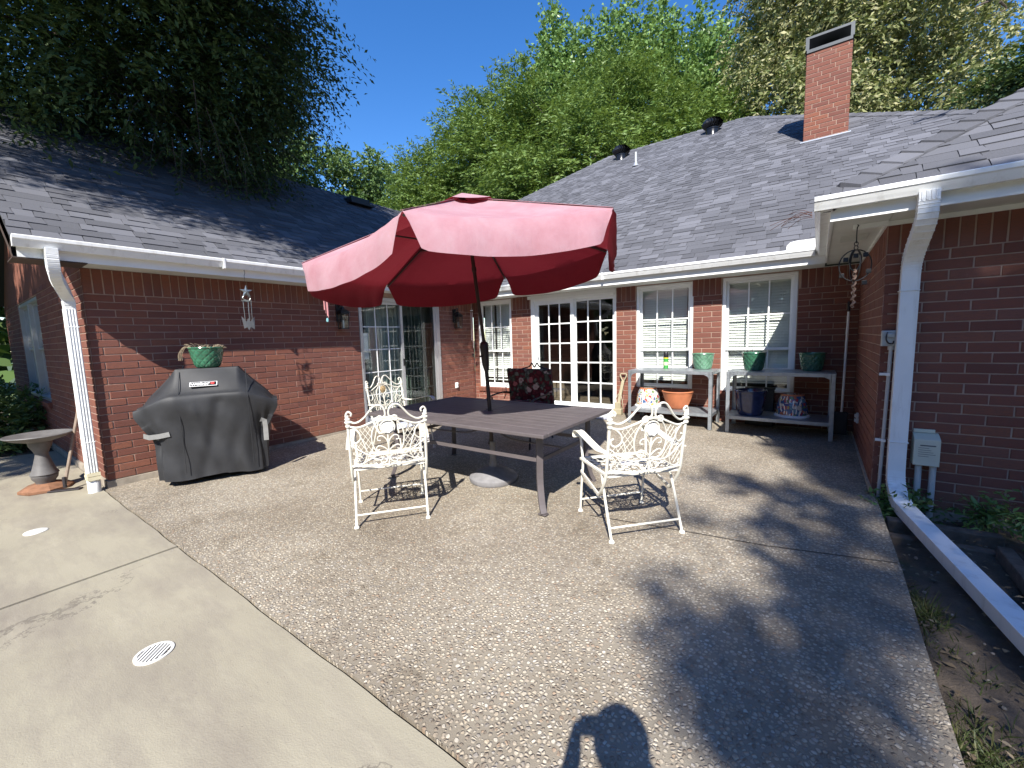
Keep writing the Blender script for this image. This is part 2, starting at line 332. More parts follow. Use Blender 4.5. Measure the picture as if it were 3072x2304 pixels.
# soil strip along the patio and the planting bed at the right wing
N_ = 60; sv = []; sf = []
for i in range(N_ + 1):
    for j in range(N_ + 1):
        x = PE - 0.01 + (6.5) * (i / N_) ** 1.6; y = -1.5 + 6.2 * j / N_
        z = -0.075 + 0.03 * math.sin(x * 7 + y * 3) * math.sin(y * 5 - x * 2) + 0.012 * random.uniform(-1, 1) + (0.06 if (x > 1.02 + 0.02 * math.sin(y * 9) and y < 4.2) else 0)
        sv.append((x, y, z))
for i in range(N_):
    for j in range(N_): a = i * (N_ + 1) + j; sf.append((a, a + N_ + 1, a + N_ + 2, a + 1))
sb = MB(); sb.add(sv, sf); tag(sb.build('garden_soil', M['soil'], smooth=True), kind='structure')
sb = MB(); sb.quad((-18, 0.3, -0.05), (-8.85, 0.3, -0.05), (-8.85, 0.94, -0.03), (-18, 0.94, -0.03)); tag(sb.build('garden_soil', M['soil']), kind='structure')

# ------------------------------------------------------------------ the house
house = thing('brick_house', 'single storey red brick house with grey shingle roofs, white gutters and a tall chimney', 'house', (-2.5, 8, 0))
def hpart(b, name, m_, **kw): o = b.build(name, m_, None, **kw); o.parent = house; o.matrix_parent_inverse = Matrix.Translation((2.5, -8, 0)); return o
def under(o, p): o.parent = p; o.matrix_parent_inverse = p.matrix_world.inverted() if False else Matrix.Identity(4); return o
BRICKS = []          # (score, wall key, placement)
C_, JT = 0.0758, 0.0095
def brick_mesh_data(w_, h_, d_=0.03, ch=0.003):
    x, z = w_ / 2, h_ / 2; vs = []; jit = lambda: random.uniform(-0.0012, 0.0012)
    for (sx, sz) in ((-1, -1), (1, -1), (1, 1), (-1, 1)): vs.append((sx * x, d_, sz * z))
    for (sx, sz) in ((-1, -1), (1, -1), (1, 1), (-1, 1)): vs.append((sx * x + jit(), ch, sz * z + jit()))
    for (sx, sz) in ((-1, -1), (1, -1), (1, 1), (-1, 1)): vs.append((sx * (x - ch) + jit(), jit() * 0.7, sz * (z - ch) + jit()))
    fs = []
    for a in (0, 4):
        for k in range(4): fs.append((a + k, a + (k + 1) % 4, a + 4 + (k + 1) % 4, a + 4 + k))
    fs.append((8, 9, 10, 11)); return vs, fs
WALLS = {}
def brick_wall(key, P, U, Nn, L, z0, z1, holes=(), soldier=True, off=0, prio=1.0, footing=True, mortar_holes=None, course0=0, piers=None):
    """brick face on the plane through P; U runs along the wall, Nn points out of it"""
    P, U, Nn = Vector(P), Vector(U).normalized(), Vector(Nn).normalized(); rec = 0.006
    us = sorted({0, L} | {h[0] for h in holes} | {h[1] for h in holes}); zs = sorted({z0, z1} | {h[2] for h in holes if z0 < h[2] < z1} | {h[3] for h in holes if z0 < h[3] < z1})
    W = lambda u, n, z: P + U * u + Nn * n + V(0, 0, z - P.z)
    b = MB()
    for ua, ub in zip(us, us[1:]):
        for za, zb in zip(zs, zs[1:]):
            um, zm = (ua + ub) / 2, (za + zb) / 2
            if any(h[0] < um < h[1] and h[2] < zm < h[3] for h in holes): continue
            b.quad(W(ua, -rec, za), W(ub, -rec, za), W(ub, -rec, zb), W(ua, -rec, zb))
    for h in holes:                                       # reveals
        a0, a1, c0, c1 = h[:4]; d = -0.1
        b.quad(W(a0, -rec, c0), W(a0, d, c0), W(a0, d, c1), W(a0, -rec, c1)); b.quad(W(a1, -rec, c0), W(a1, d, c0), W(a1, d, c1), W(a1, -rec, c1))
        b.quad(W(a0, -rec, c0), W(a1, -rec, c0), W(a1, d, c0), W(a0, d, c0)); b.quad(W(a0, -rec, c1), W(a1, -rec, c1), W(a1, d, c1), W(a0, d, c1))
    wall = hpart(b, 'wall', M['mortar']); WALLS[key] = wall
    rot = Matrix((( U.x, -Nn.x, 0), (U.y, -Nn.y, 0), (0, 0, 1))).to_4x4()
    def put(u0, u1, za, zb):
        if u1 - u0 < 0.03 or zb - za < 0.02: return
        c = W((u0 + u1) / 2, random.uniform(-0.0015, 0.0015), (za + zb) / 2)
        pr = project(c); s = 0
        if pr and -20 < pr[0] < 3092 and -20 < pr[1] < 2324:
            to = (V(0, 0, H) - c); s = prio * (u1 - u0) * (zb - za) * max(0, to.normalized().dot(Nn)) / to.length_squared
        BRICKS.append((s, key, u1 - u0 - JT, zb - za - JT, c, rot))
    ztop = z1 - 0.247 if soldier else z1; n = int(round((ztop - z0) / C_)); ch = (ztop - z0) / n
    for r in range(n):
        za, zb = z0 + r * ch, z0 + (r + 1) * ch; zm = (za + zb) / 2
        cuts = [(h[0], h[1]) for h in holes if h[2] < zm < h[3]]
        segs = [(0, L)]
        for a0, a1 in cuts: segs = [q for s0, s1 in segs for q in ((s0, min(s1, a0)), (max(s0, a1), s1)) if q[1] - q[0] > 0.01]
        for s0, s1 in segs:
            u = s0 if s0 > 0.01 else off * 0
            first = 0.254 / 2 if (r + course0) % 2 else 0.254
            if s0 <= 0.01: first = 0.095 if (r + course0) % 2 else 0.222
            u = s0; nx = u + first
            while u < s1 - 0.005:
                e = min(nx, s1)
                if s1 - e < 0.04: e = s1
                put(u, e, za, zb); u = e; nx = u + 0.254 * (1 + random.uniform(-0.012, 0.012))
    if soldier:
        u = 0
        while u < L - 0.01:
            if not any(h[0] < u + 0.03 < h[1] and h[3] > ztop + 0.1 for h in holes): put(u, min(u + C_ + 0.002, L), ztop, z1)
            u += C_ + 0.002
    if footing:
        f = MB(); f.add([W(-0.012, .012, -0.2), W(L, .012, -0.2), W(L, .012, z0 - .004), W(-0.012, .012, z0 - .004), W(L, -.02, z0 - .002), W(-.012, -.02, z0 - .002), W(-.012, -.02, -0.2)], [(0, 1, 2, 3), (3, 2, 4, 5), (0, 3, 5, 6)])
        hpart(f, 'footing', M['footing'])
    return wall
Z0, ZT = 0.076, 2.2
HL = [(3.985 - 0.945, 5.71 - 0.945, 0.0, 2.125)]
brick_wall('left', (XL, 0.945, 0), (0, 1, 0), (1, 0, 0), YB - 0.945, Z0, ZT, HL, prio=1.0)
brick_wall('leftend', (-12.5, 0.945, 0), (1, 0, 0), (0, -1, 0), 12.5 + XL, Z0, ZT + 0.05, [(12.5 - 10.65, 12.5 - 8.58, 0.7, 2.17)], prio=0.5, soldier=False)
W1 = (-5.66, -4.82, 0.42, 2.16); W2 = (-2.355, -1.495, 0.53, 2.16); W3 = (-1.11, -0.215, 0.53, 2.16); DB = (-4.36, -2.69, 0.06, 2.17)
brick_wall('back', (XL, YB, 0), (1, 0, 0), (0, -1, 0), XR - XL + 0.04, Z0 + 0.03, ZT - 0.02, [(h[0] - XL, h[1] - XL, h[2], h[3]) for h in (W1, DB, W2, W3)], prio=0.7)
brick_wall('rightside', (XR, YB + 0.03, 0), (0, -1, 0), (-1, 0, 0), YB + 0.03 - YR, Z0 + 0.03, ZT, prio=0.7, course0=1)
brick_wall('right', (XR, YR, 0), (1, 0, 0), (0, -1, 0), 5.2, 0.0, ZT, prio=1.0)
# chimney: front face 0.69 m wide at y = 10.2
chim = hpart(MB().box(-0.352, 0.316, 10.21, 10.86, 4.4, 6.52), 'chimney', M['mortar'])
WALLS['chimney'] = chim
def chimney_face(P, U, Nn, L):
    P, U, Nn = Vector(P), Vector(U), Vector(Nn); rot = Matrix(((U.x, -Nn.x, 0), (U.y, -Nn.y, 0), (0, 0, 1))).to_4x4()
    zlow = 4.6; n = int(round((6.53 - zlow) / C_)); r = 0
    for r in range(n):
        za = zlow + r * (6.53 - zlow) / n; zb = za + (6.53 - zlow) / n; u = 0; nx = [0.12, 0.247, 0.19][r % 3]
        while u < L - 0.005:
            e = min(nx, L); e = L if L - e < 0.05 else e
            c = P + U * ((u + e) / 2) + V(0, 0, (za + zb) / 2); BRICKS.append((0.00002 if Nn.y < 0 else 0, 'chimney', e - u - JT, zb - za - JT, c, rot)); u = e; nx = u + 0.254
chimney_face((-0.358, 10.204, 0), (1, 0, 0), (0, -1, 0), 0.68); chimney_face((-0.358, 10.866, 0), (0, -1, 0), (-1, 0, 0), 0.66)
chimney_face((0.322, 10.204, 0), (0, 1, 0), (1, 0, 0), 0.66); chimney_face((0.322, 10.866, 0), (-1, 0, 0), (0, 1, 0), 0.68)
# the 300 largest in view are bricks of their own, the rest of each wall one mass of brickwork
BRICKS.sort(key=lambda q: -q[0]); cache = {}
HM = Matrix.Translation((2.5, -8, 0))
for s, key, w_, h_, c, rot in BRICKS[:298]:
    kk = (round(w_ / 0.004), round(h_ / 0.003), random.randrange(3))
    if kk not in cache:
        vs, fs = brick_mesh_data(kk[0] * 0.004, kk[1] * 0.003); me = bpy.data.meshes.new('brick'); me.from_pydata(vs, [], fs); me.materials.append(M['brick']); cache[kk] = me
    o = link('brick', cache[kk], WALLS[key]); o.matrix_parent_inverse = Matrix.Identity(4)
    o.matrix_local = Matrix.Translation(c) @ rot @ Matrix.Rotation(random.uniform(-0.006, 0.006), 4, 'Y')
mass = {}
for s, key, w_, h_, c, rot in BRICKS[298:]:
    vs, fs = brick_mesh_data(w_, h_); m_ = Matrix.Translation(c) @ rot
    mass.setdefault(key, MB()).add([m_ @ Vector(v) for v in vs], fs)
for key, b in mass.items():
    o = b.build('brickwork', M['brick'], WALLS[key]); o['kind'] = 'stuff'
# rowlock sills
def sill(x0, x1, y, z, key, U=(1, 0, 0), Nn=(0, -1, 0)):
    U, Nn = Vector(U), Vector(Nn); n = int((x1 - x0) / 0.08); d = (x1 - x0) / n
    rot = Matrix(((U.x, -Nn.x, 0), (U.y, -Nn.y, 0), (0, 0, 1))).to_4x4()
    b = MB()
    for k in range(n):
        vs, fs = brick_mesh_data(d - 0.009, 0.085, 0.12, 0.004); P = V(x0 + (k + .5) * d, y - 0.035, z) if U.x else V(0, 0, 0)
        m_ = Matrix.Translation(P) @ rot @ Matrix.Rotation(math.radians(12), 4, 'X'); b.add([m_ @ Vector(v) for v in vs], fs)
    hpart(b, 'brick_sill', M['brick'])
sill(W1[0] - .02, W1[1] + .02, YB, W1[2] - 0.05, 'back'); sill(W2[0], W2[1], YB, W2[2] - 0.05, 'back'); sill(W3[0], W3[1], YB, W3[2] - 0.05, 'back'); sill(-10.65, -8.56, 0.945, 0.65, 'leftend')

# ---- roofs
PT = 0.667
RT = math.sqrt(1 + PT * PT)
SH = []
def roof_plane(poly, E, U, S, shingles=True, rows0=0):
    """poly in (u, s): s measured up the slope in metres; E the eave origin, U along the eave, S up the slope"""
    E, U, S = Vector(E), Vector(U).normalized(), Vector(S).normalized(); Nn = U.cross(S)
    if Nn.z < 0: Nn = -Nn
    W = lambda u, s, n=0: E + U * u + S * s + Nn * n
    b = MB(); b.poly([W(u, s) for u, s in poly]); b.poly([W(u, s, -0.12) for u, s in reversed(poly)])
    for (a, c) in zip(poly, poly[1:] + poly[:1]): b.quad(W(*a), W(*c), W(*c, -0.12), W(*a, -0.12))
    roof = hpart(b, 'roof', M['roofdeck'])
    if not shingles: return roof, W
    smax = max(s for u, s in poly); ex = 0.142; r = 0
    while r * ex < smax - 0.02:
        s0 = r * ex - (0.02 if r == 0 else 0); s1 = s0 + ex + 0.03; sm = max(0.001, r * ex + ex * 0.4); xs = []
        for (a, c) in zip(poly, poly[1:] + poly[:1]):
            if (a[1] - sm) * (c[1] - sm) < 0: xs.append(a[0] + (c[0] - a[0]) * (sm - a[1]) / (c[1] - a[1]))
        if len(xs) >= 2:
            u0, u1 = min(xs), max(xs); u = u0 - random.uniform(0, 0.2)
            lam = random.random() < 0.5
            while u < u1:
                wd = random.choice((0.12, 0.16, 0.2, 0.26, 0.33)) * random.uniform(0.85, 1.15); a, e = max(u, u0), min(u + wd, u1)
                if e - a > 0.02:
                    lam = not lam; th = 0.006 + (0.007 if lam else 0) + random.uniform(0, 0.002); sk = 0.012 if lam else -0.004
                    vs = [W(a, s0, th), W(e, s0, th), W(e - sk, s1, 0.0045), W(a + sk, s1, 0.0045), W(a, s0, -.002), W(e, s0, -.002)]
                    c = (vs[0] + vs[1]) / 2; pr = project(c); sc_ = 0
                    if pr and 0 < pr[0] < 3072 and 0 < pr[1] < 2304:
                        to = V(0, 0, H) - c; sc_ = (e - a) * ex * max(0, to.normalized().dot(Nn)) / to.length_squared
                    SH.append((sc_, roof, vs, [(0, 1, 2, 3), (4, 5, 1, 0), (4, 0, 3), (1, 5, 2)]))
                u += wd
        r += 1
    return roof, W
EZ = 2.372
# left wing: eave along x = -5.45, rising towards -x
Sl = V(-1, 0, PT).normalized(); LS = (9.05 - 5.43) * RT
roofL, WL = roof_plane([(0, 0), (6.36 - .5, 0), (6.36 - .5 + 3.62, LS), (0, LS)], (-5.43, 0.5, EZ), (0, 1, 0), (-1, 0, PT))
roof_plane([(0, 0), (9.48, 0), (9.48, LS), (0, LS)], (-12.67, 0.5, EZ), (0, 1, 0), (1, 0, PT), False)
# main roof over the back wall, eave along y = 6.33
YE = 6.335; rid = (13.3 - YE) * RT; H2 = lambda dx: dx * RT
roofB, WB = roof_plane([(0.0, 0), (5.45 - .02, 0), (5.43 + 2.62, H2(2.62)), (-1.73 + 5.43, rid), (-5.6 + 5.43, rid), (-8.3 + 5.43, (10.6 - YE) * RT), (-3.62, H2(3.62))], (-5.43, YE, EZ), (1, 0, 0), (0, 1, PT))
zr = EZ + PT * (13.3 - YE)
tag(roofB, None)
for pts in ([(-1.73, 13.3, zr), (2.62, 8.95, EZ + PT * (8.95 - YE)), (9, 13.3, 2.6)], [(-5.6, 13.3, zr), (-12.5, 6.4, 2.4), (-12.5, 13.3, 2.4)], [(-5.6, 13.3, zr), (-12.5, 13.3, 2.4), (-12.5, 20, 2.4), (9, 20, 2.4), (9, 13.3, 2.6), (-1.73, 13.3, zr)]):
    b = MB(); b.poly([V(*p) - V(0, 0, 0.03) for p in pts]); hpart(b, 'roof', M['shingle'])
# right wing: front eave y = 3.99, left eave x = 0.02, hip at 45 degrees
RX, RY = -0.0, 3.98
roofR, WR = roof_plane([(0, 0), (5.3, 0), (5.3 - 2.65, H2(2.65)), (2.65, H2(2.65))], (RX, RY, EZ - 0.005), (1, 0, 0), (0, 1, PT))
roof_plane([(0, 0), (2.32, 0), (2.32 + 2.62, H2(2.62)), (2.65, H2(2.65))], (RX, RY, EZ - 0.01), (0, 1, 0), (1, 0, PT), False)
roof_plane([(0, 0), (6, 0), (6, H2(2.65)), (2.65, H2(2.65))], (RX + 5.3, RY, EZ - 0.01), (0, 1, 0), (-1, 0, PT), False)
SH.sort(key=lambda q: -q[0])
for s, roof, vs, fs in SH[:299]:
    c = sum(vs, V(0, 0, 0)) / len(vs); me = bpy.data.meshes.new('shingle'); me.from_pydata([tuple(v - c) for v in vs], [], fs); me.materials.append(M['shingle'])
    o = link('shingle', me, roof); o.location = c
rest = {}
for s, roof, vs, fs in SH[299:]: rest.setdefault(roof.name, (roof, MB()))[1].add(vs, fs)
for roof, b in rest.values(): o = b.build('shingle_courses', M['shingle'], roof); o['kind'] = 'stuff'
def caps(a, b, roof, nrm1, nrm2, wd=0.15):
    a, b = Vector(a), Vector(b); d = (b - a); n = int(d.length / 0.19); d.normalize()
    q1 = Vector(nrm1).cross(d).normalized(); q2 = d.cross(Vector(nrm2)).normalized()
    if q1.z > 0: q1 = -q1
    if q2.z > 0: q2 = -q2
    for k in range(n):
        p = a + d * (k * 0.19); e = p + d * 0.26; hi = V(0, 0, 0.03); lo = V(0, 0, 0.012)
        vs = [p + q1 * wd + hi, p + hi * 1.25, p + q2 * wd + hi, e + q1 * wd + lo, e + lo * 1.25, e + q2 * wd + lo, p + q1 * wd, p, p + q2 * wd]
        c = vs[1].copy(); me = bpy.data.meshes.new('ridge_cap')
        me.from_pydata([tuple(v - c) for v in vs], [], [(0, 1, 4, 3), (1, 2, 5, 4), (6, 7, 1, 0), (7, 8, 2, 1), (6, 0, 3), (8, 5, 2)]); me.materials.append(M['shingle'])
        o = link('ridge_cap', me, roof); o.location = c
nF = V(0, -PT, 1).normalized(); nLf = V(-PT, 0, 1).normalized(); nRt = V(PT, 0, 1).normalized(); nBk = V(0, PT, 1).normalized()
caps((RX + .1, RY + .1, EZ + PT * .1), (2.62, RY + 2.62, EZ + PT * 2.62), roofR, nLf, nF)
caps((-5.6, 13.3, zr), (-1.73, 13.3, zr), roofB, nF, nBk); caps((2.62, 8.95, EZ + PT * (8.95 - YE)), (-1.73, 13.3, zr), roofB, nF, nRt); caps((-8.3, 10.6, EZ + PT * (10.6 - YE)), (-5.6, 13.3, zr), roofB, nF, nLf)
caps((-9.05, 0.5, EZ + PT * 3.62), (-9.05, 9.9, EZ + PT * 3.62), roofL, nRt, nLf)
# ---- fascia, soffit, gutters
b = MB(); b.box(-5.47, -5.45, 0.53, 6.36, 2.195, 2.355); b.box(-5.448, 0.072, 6.335, 6.355, 2.178, 2.355); b.box(0.05, 0.07, 4.042, 6.333, 2.19, 2.35); b.box(0.05, 5.6, 4.02, 4.04, 2.19, 2.35)
hpart(b, 'fascia', M['white'])
b = MB()
for k in range(4): b.box(-5.79 + k * .08, -5.79 + k * .08 + .077, 0.53, 6.693, 2.2, 2.212)
for k in range(5): b.box(-5.47, 0.05, 6.36 + k * .068, 6.36 + k * .068 + .066, 2.175, 2.187)
b.box(0.07, 0.41, 4.04, 6.70, 2.2, 2.21); b.box(0.413, 5.6, 4.04, 4.38, 2.2, 2.211)
hpart(b, 'soffit', M['soffit'])
b = MB(); b.box(-5.788, -5.77, 0.95, 6.69, 2.14, 2.199) if False else None
b.box(-5.77, 0.40, 6.672, 6.69, 2.172, 2.176); b.box(0.395, 0.41, 4.37, 6.67, 2.17, 2.199); b.box(0.41, 5.6, 4.365, 4.38, 2.165, 2.199); b.box(0.20, 0.408, 4.33, 4.37, 2.165, 2.2)
hpart(b, 'frieze_board', M['white'])
vt = MB()
for k in range(14): vt.bar((0.14, 4.78 + k * .022, 2.196), (0.33, 4.78 + k * .022, 2.196), 0.008, 0.006)
hpart(vt, 'soffit_vent', M['soffit'])
def gutter(A, B, out, parent_name='gutter'):
    """K-style gutter from A to B at the fascia top; out points away from the house"""
    A, B, o_ = Vector(A), Vector(B), Vector(out); d = (B - A).normalized()
    prof = [(0, 0.0), (0, -0.088), (0.062, -0.092), (0.068, -0.08), (0.078, -0.062), (0.09, -0.038), (0.098, -0.03), (0.1, -0.004), (0.094, 0.002), (0.086, -0.002), (0.084, -0.02), (0.05, -0.075), (0.004, -0.08), (0.004, -0.002)]
    b = MB(); n = len(prof)
    for P in (A, B): b.v += [tuple(P + o_ * x + V(0, 0, z)) for x, z in prof]
    for k in range(n): b.f.append((k, (k + 1) % n, n + (k + 1) % n, n + k))
    b.f.append(tuple(range(10))); b.f.append(tuple(n + i for i in reversed(range(10))))
    return hpart(b, parent_name, M['gutter'])
gutter((-5.45, 0.505, 2.368), (-5.45, 6.23, 2.368), (1, 0, 0)); gutter((-5.45, 6.335, 2.362), (-0.052, 6.335, 2.362), (0, -1, 0))
gutter((0.05, 6.335, 2.361), (0.05, 4.02, 2.361), (-1, 0, 0)); gutter((-0.05, 4.02, 2.362), (5.6, 4.02, 2.362), (0, -1, 0))
b = MB(); b.box(-2.745, -2.725, 6.228, 6.34, 2.262, 2.37); b.box(-5.46, -5.345, 2.02, 2.04, 2.262, 2.374); hpart(b, 'gutter_strap', M['gutter'])
b = MB(); pts = [(-0.34, 0.0), (-0.335, 0.06), (-0.30, 0.095), (-0.24, 0.105), (-0.05, 0.105), (-0.05, 0)]
b.poly([(x, 6.232, 2.358 + z) for x, z in pts]); b.poly([(x, 6.236, 2.358 + z) for x, z in reversed(pts)]); hpart(b, 'splash_guard', M['gutter'])
# left gable rake
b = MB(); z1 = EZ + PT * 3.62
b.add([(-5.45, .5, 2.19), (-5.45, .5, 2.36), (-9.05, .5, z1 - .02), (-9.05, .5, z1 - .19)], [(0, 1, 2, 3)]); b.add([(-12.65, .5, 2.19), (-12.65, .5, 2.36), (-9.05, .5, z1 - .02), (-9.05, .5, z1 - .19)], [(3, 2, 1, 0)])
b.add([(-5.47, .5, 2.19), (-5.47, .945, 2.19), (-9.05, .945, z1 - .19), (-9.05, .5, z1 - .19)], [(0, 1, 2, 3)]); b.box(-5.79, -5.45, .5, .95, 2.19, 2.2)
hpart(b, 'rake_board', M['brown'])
b = MB(); b.poly([(-12.6, .951, 2.2), (-5.79, .951, 2.2), (-9.05, .951, 4.5)]); hpart(b, 'gable', M['brick'])
# ---- chimney cap
b = MB(); x0, x1, y0, y1 = -0.375, 0.34, 10.185, 10.88
for (a0, a1, c0, c1, z0_, z1_) in ((x0, x1, y0, y0 + .02, 6.52, 6.575), (x0, x1, y1 - .02, y1, 6.52, 6.575), (x0, x0 + .02, y0, y1, 6.52, 6.575), (x1 - .02, x1, y0, y1, 6.52, 6.575),
    (x0, x0 + .055, y0, y0 + .055, 6.575, 6.76), (x1 - .055, x1, y0, y0 + .055, 6.575, 6.76), (x0, x0 + .055, y1 - .055, y1, 6.575, 6.76), (x1 - .055, x1, y1 - .055, y1, 6.575, 6.76), (x0, x1, y0, y1, 6.76, 6.8), (x0 + .02, x1 - .02, y0 + .02, y1 - .02, 6.522, 6.53), (x0, x1, y1 - .03, y1 - .02, 6.56, 6.77)): b.box(a0, a1, c0, c1, z0_, z1_)
b.build('chimney_cap', mat('cap_metal', (0.075, 0.082, 0.088), 0.5, 0.3, var=0.15, scale=8), chim)
MB().lathe([(0.17, 6.52), (0.17, 6.66), (0.15, 6.66), (0.15, 6.52)], 20, Matrix.Translation((-0.02, 10.53, 0))).build('flue', M['blackmetal'], chim, smooth=True)
b = MB(); b.box(-0.40, 0.36, 10.15, 10.2, 4.93, 4.95); hpart(b, 'flashing', M['alu'])
# ------------------------------------------------------------------ windows and doors (parts of the house)
class Ax:                                                 # local axes of an opening: u along, z up, n out
    def __init__(s, P, U, Nn): s.P, s.U, s.N = Vector(P), Vector(U), Vector(Nn)
    def __call__(s, u, n, z): return s.P + s.U * u + s.N * n + V(0, 0, z)
    def box(s, b, u0, u1, n0, n1, z0, z1):
        vs = [s(u, n, z) for z in (z0, z1) for n in (n0, n1) for u in (u0, u1)]
        return b.add(vs, [(0, 2, 3, 1), (4, 5, 7, 6), (0, 1, 5, 4), (2, 6, 7, 3), (0, 4, 6, 2), (1, 3, 7, 5)])
def sub(ax, boxes, name, m_, parent, **kw):
    b = MB()
    for q in boxes: ax.box(b, *q)
    o = b.build(name, m_, parent, **kw); return o
M['blind'] = mat('blind_slat', (0.8, 0.8, 0.77), 0.55, var=0.03)
def dh_window(ax, w, h, rail, cols=3, rows=2, blinds=True, jamb=0.045, m_='vinyl'):
    """double-hung window, w by h from the opening's lower left corner"""
    d = -0.06; f = M[m_]
    win = sub(ax, [(0, jamb, d - .05, -0.015, 0, h), (w - jamb, w, d - .05, -0.015, 0, h), (jamb, w - jamb, d - .05, -0.015, h - jamb, h), (jamb, w - jamb, d - .05, -0.005, 0, jamb)], 'window', f, house, bevel=0.003)
    win.matrix_parent_inverse = HM
    for (z0, z1, dn) in ((rail - 0.02, h - jamb, d), (jamb, rail + 0.02, d - 0.03)):
        s = 0.034
        sub(ax, [(jamb, jamb + s, dn - .03, dn, z0, z1), (w - jamb - s, w - jamb, dn - .03, dn, z0, z1), (jamb + s, w - jamb - s, dn - .03, dn, z0, z0 + s), (jamb + s, w - jamb - s, dn - .03, dn, z1 - s, z1)], 'sash', f, win, bevel=0.002)
        a0, a1, b0, b1 = jamb + s, w - jamb - s, z0 + s, z1 - s
        sub(ax, [(a0, a1, dn - .018, dn - .014, b0, b1)], 'pane', M['glass'], win)
        for k in range(1, cols): u = a0 + (a1 - a0) * k / cols; sub(ax, [(u - .009, u + .009, dn - .012, dn - .004, b0, b1)], 'muntin', f, win)
        for k in range(1, rows): z = b0 + (b1 - b0) * k / rows; sub(ax, [(a0, a1, dn - .012, dn - .0035, z - .009, z + .009)], 'muntin', f, win)
    if blinds:
        z = h - jamb - 0.05; n = 0; b = MB(); ax.box(b, jamb + .01, w - jamb - .01, d - .13, d - .075, h - jamb - .045, h - jamb); b.build('head_rail', M['blind'], win)
        zlow = jamb + (0.13 if n == 0 else 0)
        me = None
        while z > zlow:
            if me is None:
                q = MB(); L_ = w - 2 * jamb - .02
                for i in range(4):
                    a0, a1 = -0.025 + i * .0125, -0.0125 + i * .0125; k0, k1 = 0.004 * (1 - (a0 / .025) ** 2), 0.004 * (1 - (a1 / .025) ** 2)
                    P0 = lambda u, a, k: ax.U * u + ax.N * (a * 0.52) + V(0, 0, -a * 0.85 + k)
                    q.quad(P0(-L_ / 2, a0, k0), P0(L_ / 2, a0, k0), P0(L_ / 2, a1, k1), P0(-L_ / 2, a1, k1))
                me = bpy.data.meshes.new('slat'); me.from_pydata(q.v, [], q.f); me.materials.append(M['blind'])
            o = link('slat', me, win); o.location = ax(w / 2, d - .105, z); o.rotation_euler = (random.uniform(-.012, .012),) * 3 if False else (0, random.uniform(-.003, .003), 0); z -= 0.0385
        b = MB()
        for u in (.2, .5, .8): b.tube([ax(w * u, d - .088, h - .06), ax(w * u, d - .086, zlow)], 0.0012, 4)
        ax.box(b, jamb + .01, w - jamb - .01, d - .125, d - .085, zlow - .045, zlow - .025); b.build('blind_cord', M['blind'], win)
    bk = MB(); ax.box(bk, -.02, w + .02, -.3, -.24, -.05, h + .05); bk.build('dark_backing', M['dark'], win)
    return win
for (x0, x1, z0, z1) in (W1, W2, W3): dh_window(Ax((x0 + .004, YB, z0 + .004), (1, 0, 0), (0, -1, 0)), x1 - x0 - .008, z1 - z0 - .008, 1.155 - z0)
dh_window(Ax((-10.646, 0.945, 0.704), (1, 0, 0), (0, -1, 0)), 1.0, 1.46, 0.745, 2, 1, False, m_='alu'); dh_window(Ax((-9.63, 0.945, 0.704), (1, 0, 0), (0, -1, 0)), 1.046, 1.46, 0.745, 2, 1, False, m_='alu')
b = MB(); b.box(-3.2, 0.2, 0, .02, 0, .1) if False else None
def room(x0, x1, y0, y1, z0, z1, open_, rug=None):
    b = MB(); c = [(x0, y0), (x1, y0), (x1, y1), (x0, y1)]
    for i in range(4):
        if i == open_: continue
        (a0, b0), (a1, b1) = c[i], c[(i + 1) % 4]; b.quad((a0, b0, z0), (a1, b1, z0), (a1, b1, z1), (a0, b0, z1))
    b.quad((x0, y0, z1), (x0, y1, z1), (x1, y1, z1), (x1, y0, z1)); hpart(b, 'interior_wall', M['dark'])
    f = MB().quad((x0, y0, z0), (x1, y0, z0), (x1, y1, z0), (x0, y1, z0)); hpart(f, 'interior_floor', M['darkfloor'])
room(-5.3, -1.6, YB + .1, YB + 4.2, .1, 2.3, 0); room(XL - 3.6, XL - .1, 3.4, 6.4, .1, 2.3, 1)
# --- sliding door in the back wall: white frame, two leaves of three by five panes
x0, x1, z0, z1 = DB; ax = Ax((x0, YB, 0), (1, 0, 0), (0, -1, 0)); W_ = x1 - x0
door = sub(ax, [(0.004, .085, -.1, .012, z0, z1), (W_ - .03, W_ - .002, -.1, -.01, z0, z1), (.085, W_ - .03, -.1, .012, 2.06, z1), (0.0, W_, -.1, .02, z0 + .01, .165)], 'sliding_door', M['vinyl'], house, bevel=.004); door.matrix_parent_inverse = HM
sub(ax, [(-.06, W_ + .0, .0, .022, 2.105, 2.165)], 'door_casing', M['white'], door)
def leaf(ax, u0, u1, n, z0, z1, st, cols, rows, parent, glass='glass', fr='vinyl', mun='vinyl', bot=.06, mw=.011):
    sub(ax, [(u0, u0 + st, n - .035, n, z0, z1), (u1 - st, u1, n - .035, n, z0, z1), (u0 + st, u1 - st, n - .035, n, z0, z0 + bot), (u0 + st, u1 - st, n - .035, n, z1 - st, z1)], 'door_leaf', M[fr], parent, bevel=.003)
    a0, a1, b0, b1 = u0 + st, u1 - st, z0 + bot, z1 - st
    sub(ax, [(a0, a1, n - .02, n - .014, b0, b1)], 'pane', M[glass], parent)
    for k in range(1, cols): u = a0 + (a1 - a0) * k / cols; sub(ax, [(u - mw, u + mw, n - .0125, n - .003, b0, b1)], 'muntin', M[mun], parent)
    for k in range(1, rows): z = b0 + (b1 - b0) * k / rows; sub(ax, [(a0, a1, n - .0125, n - .0025, z - mw, z + mw)], 'muntin', M[mun], parent)
leaf(ax, .085, .885, -.015, .165, 2.06, .07, 3, 5, door); leaf(ax, .86, W_ - .03, -.055, .165, 2.06, .05, 3, 5, door)
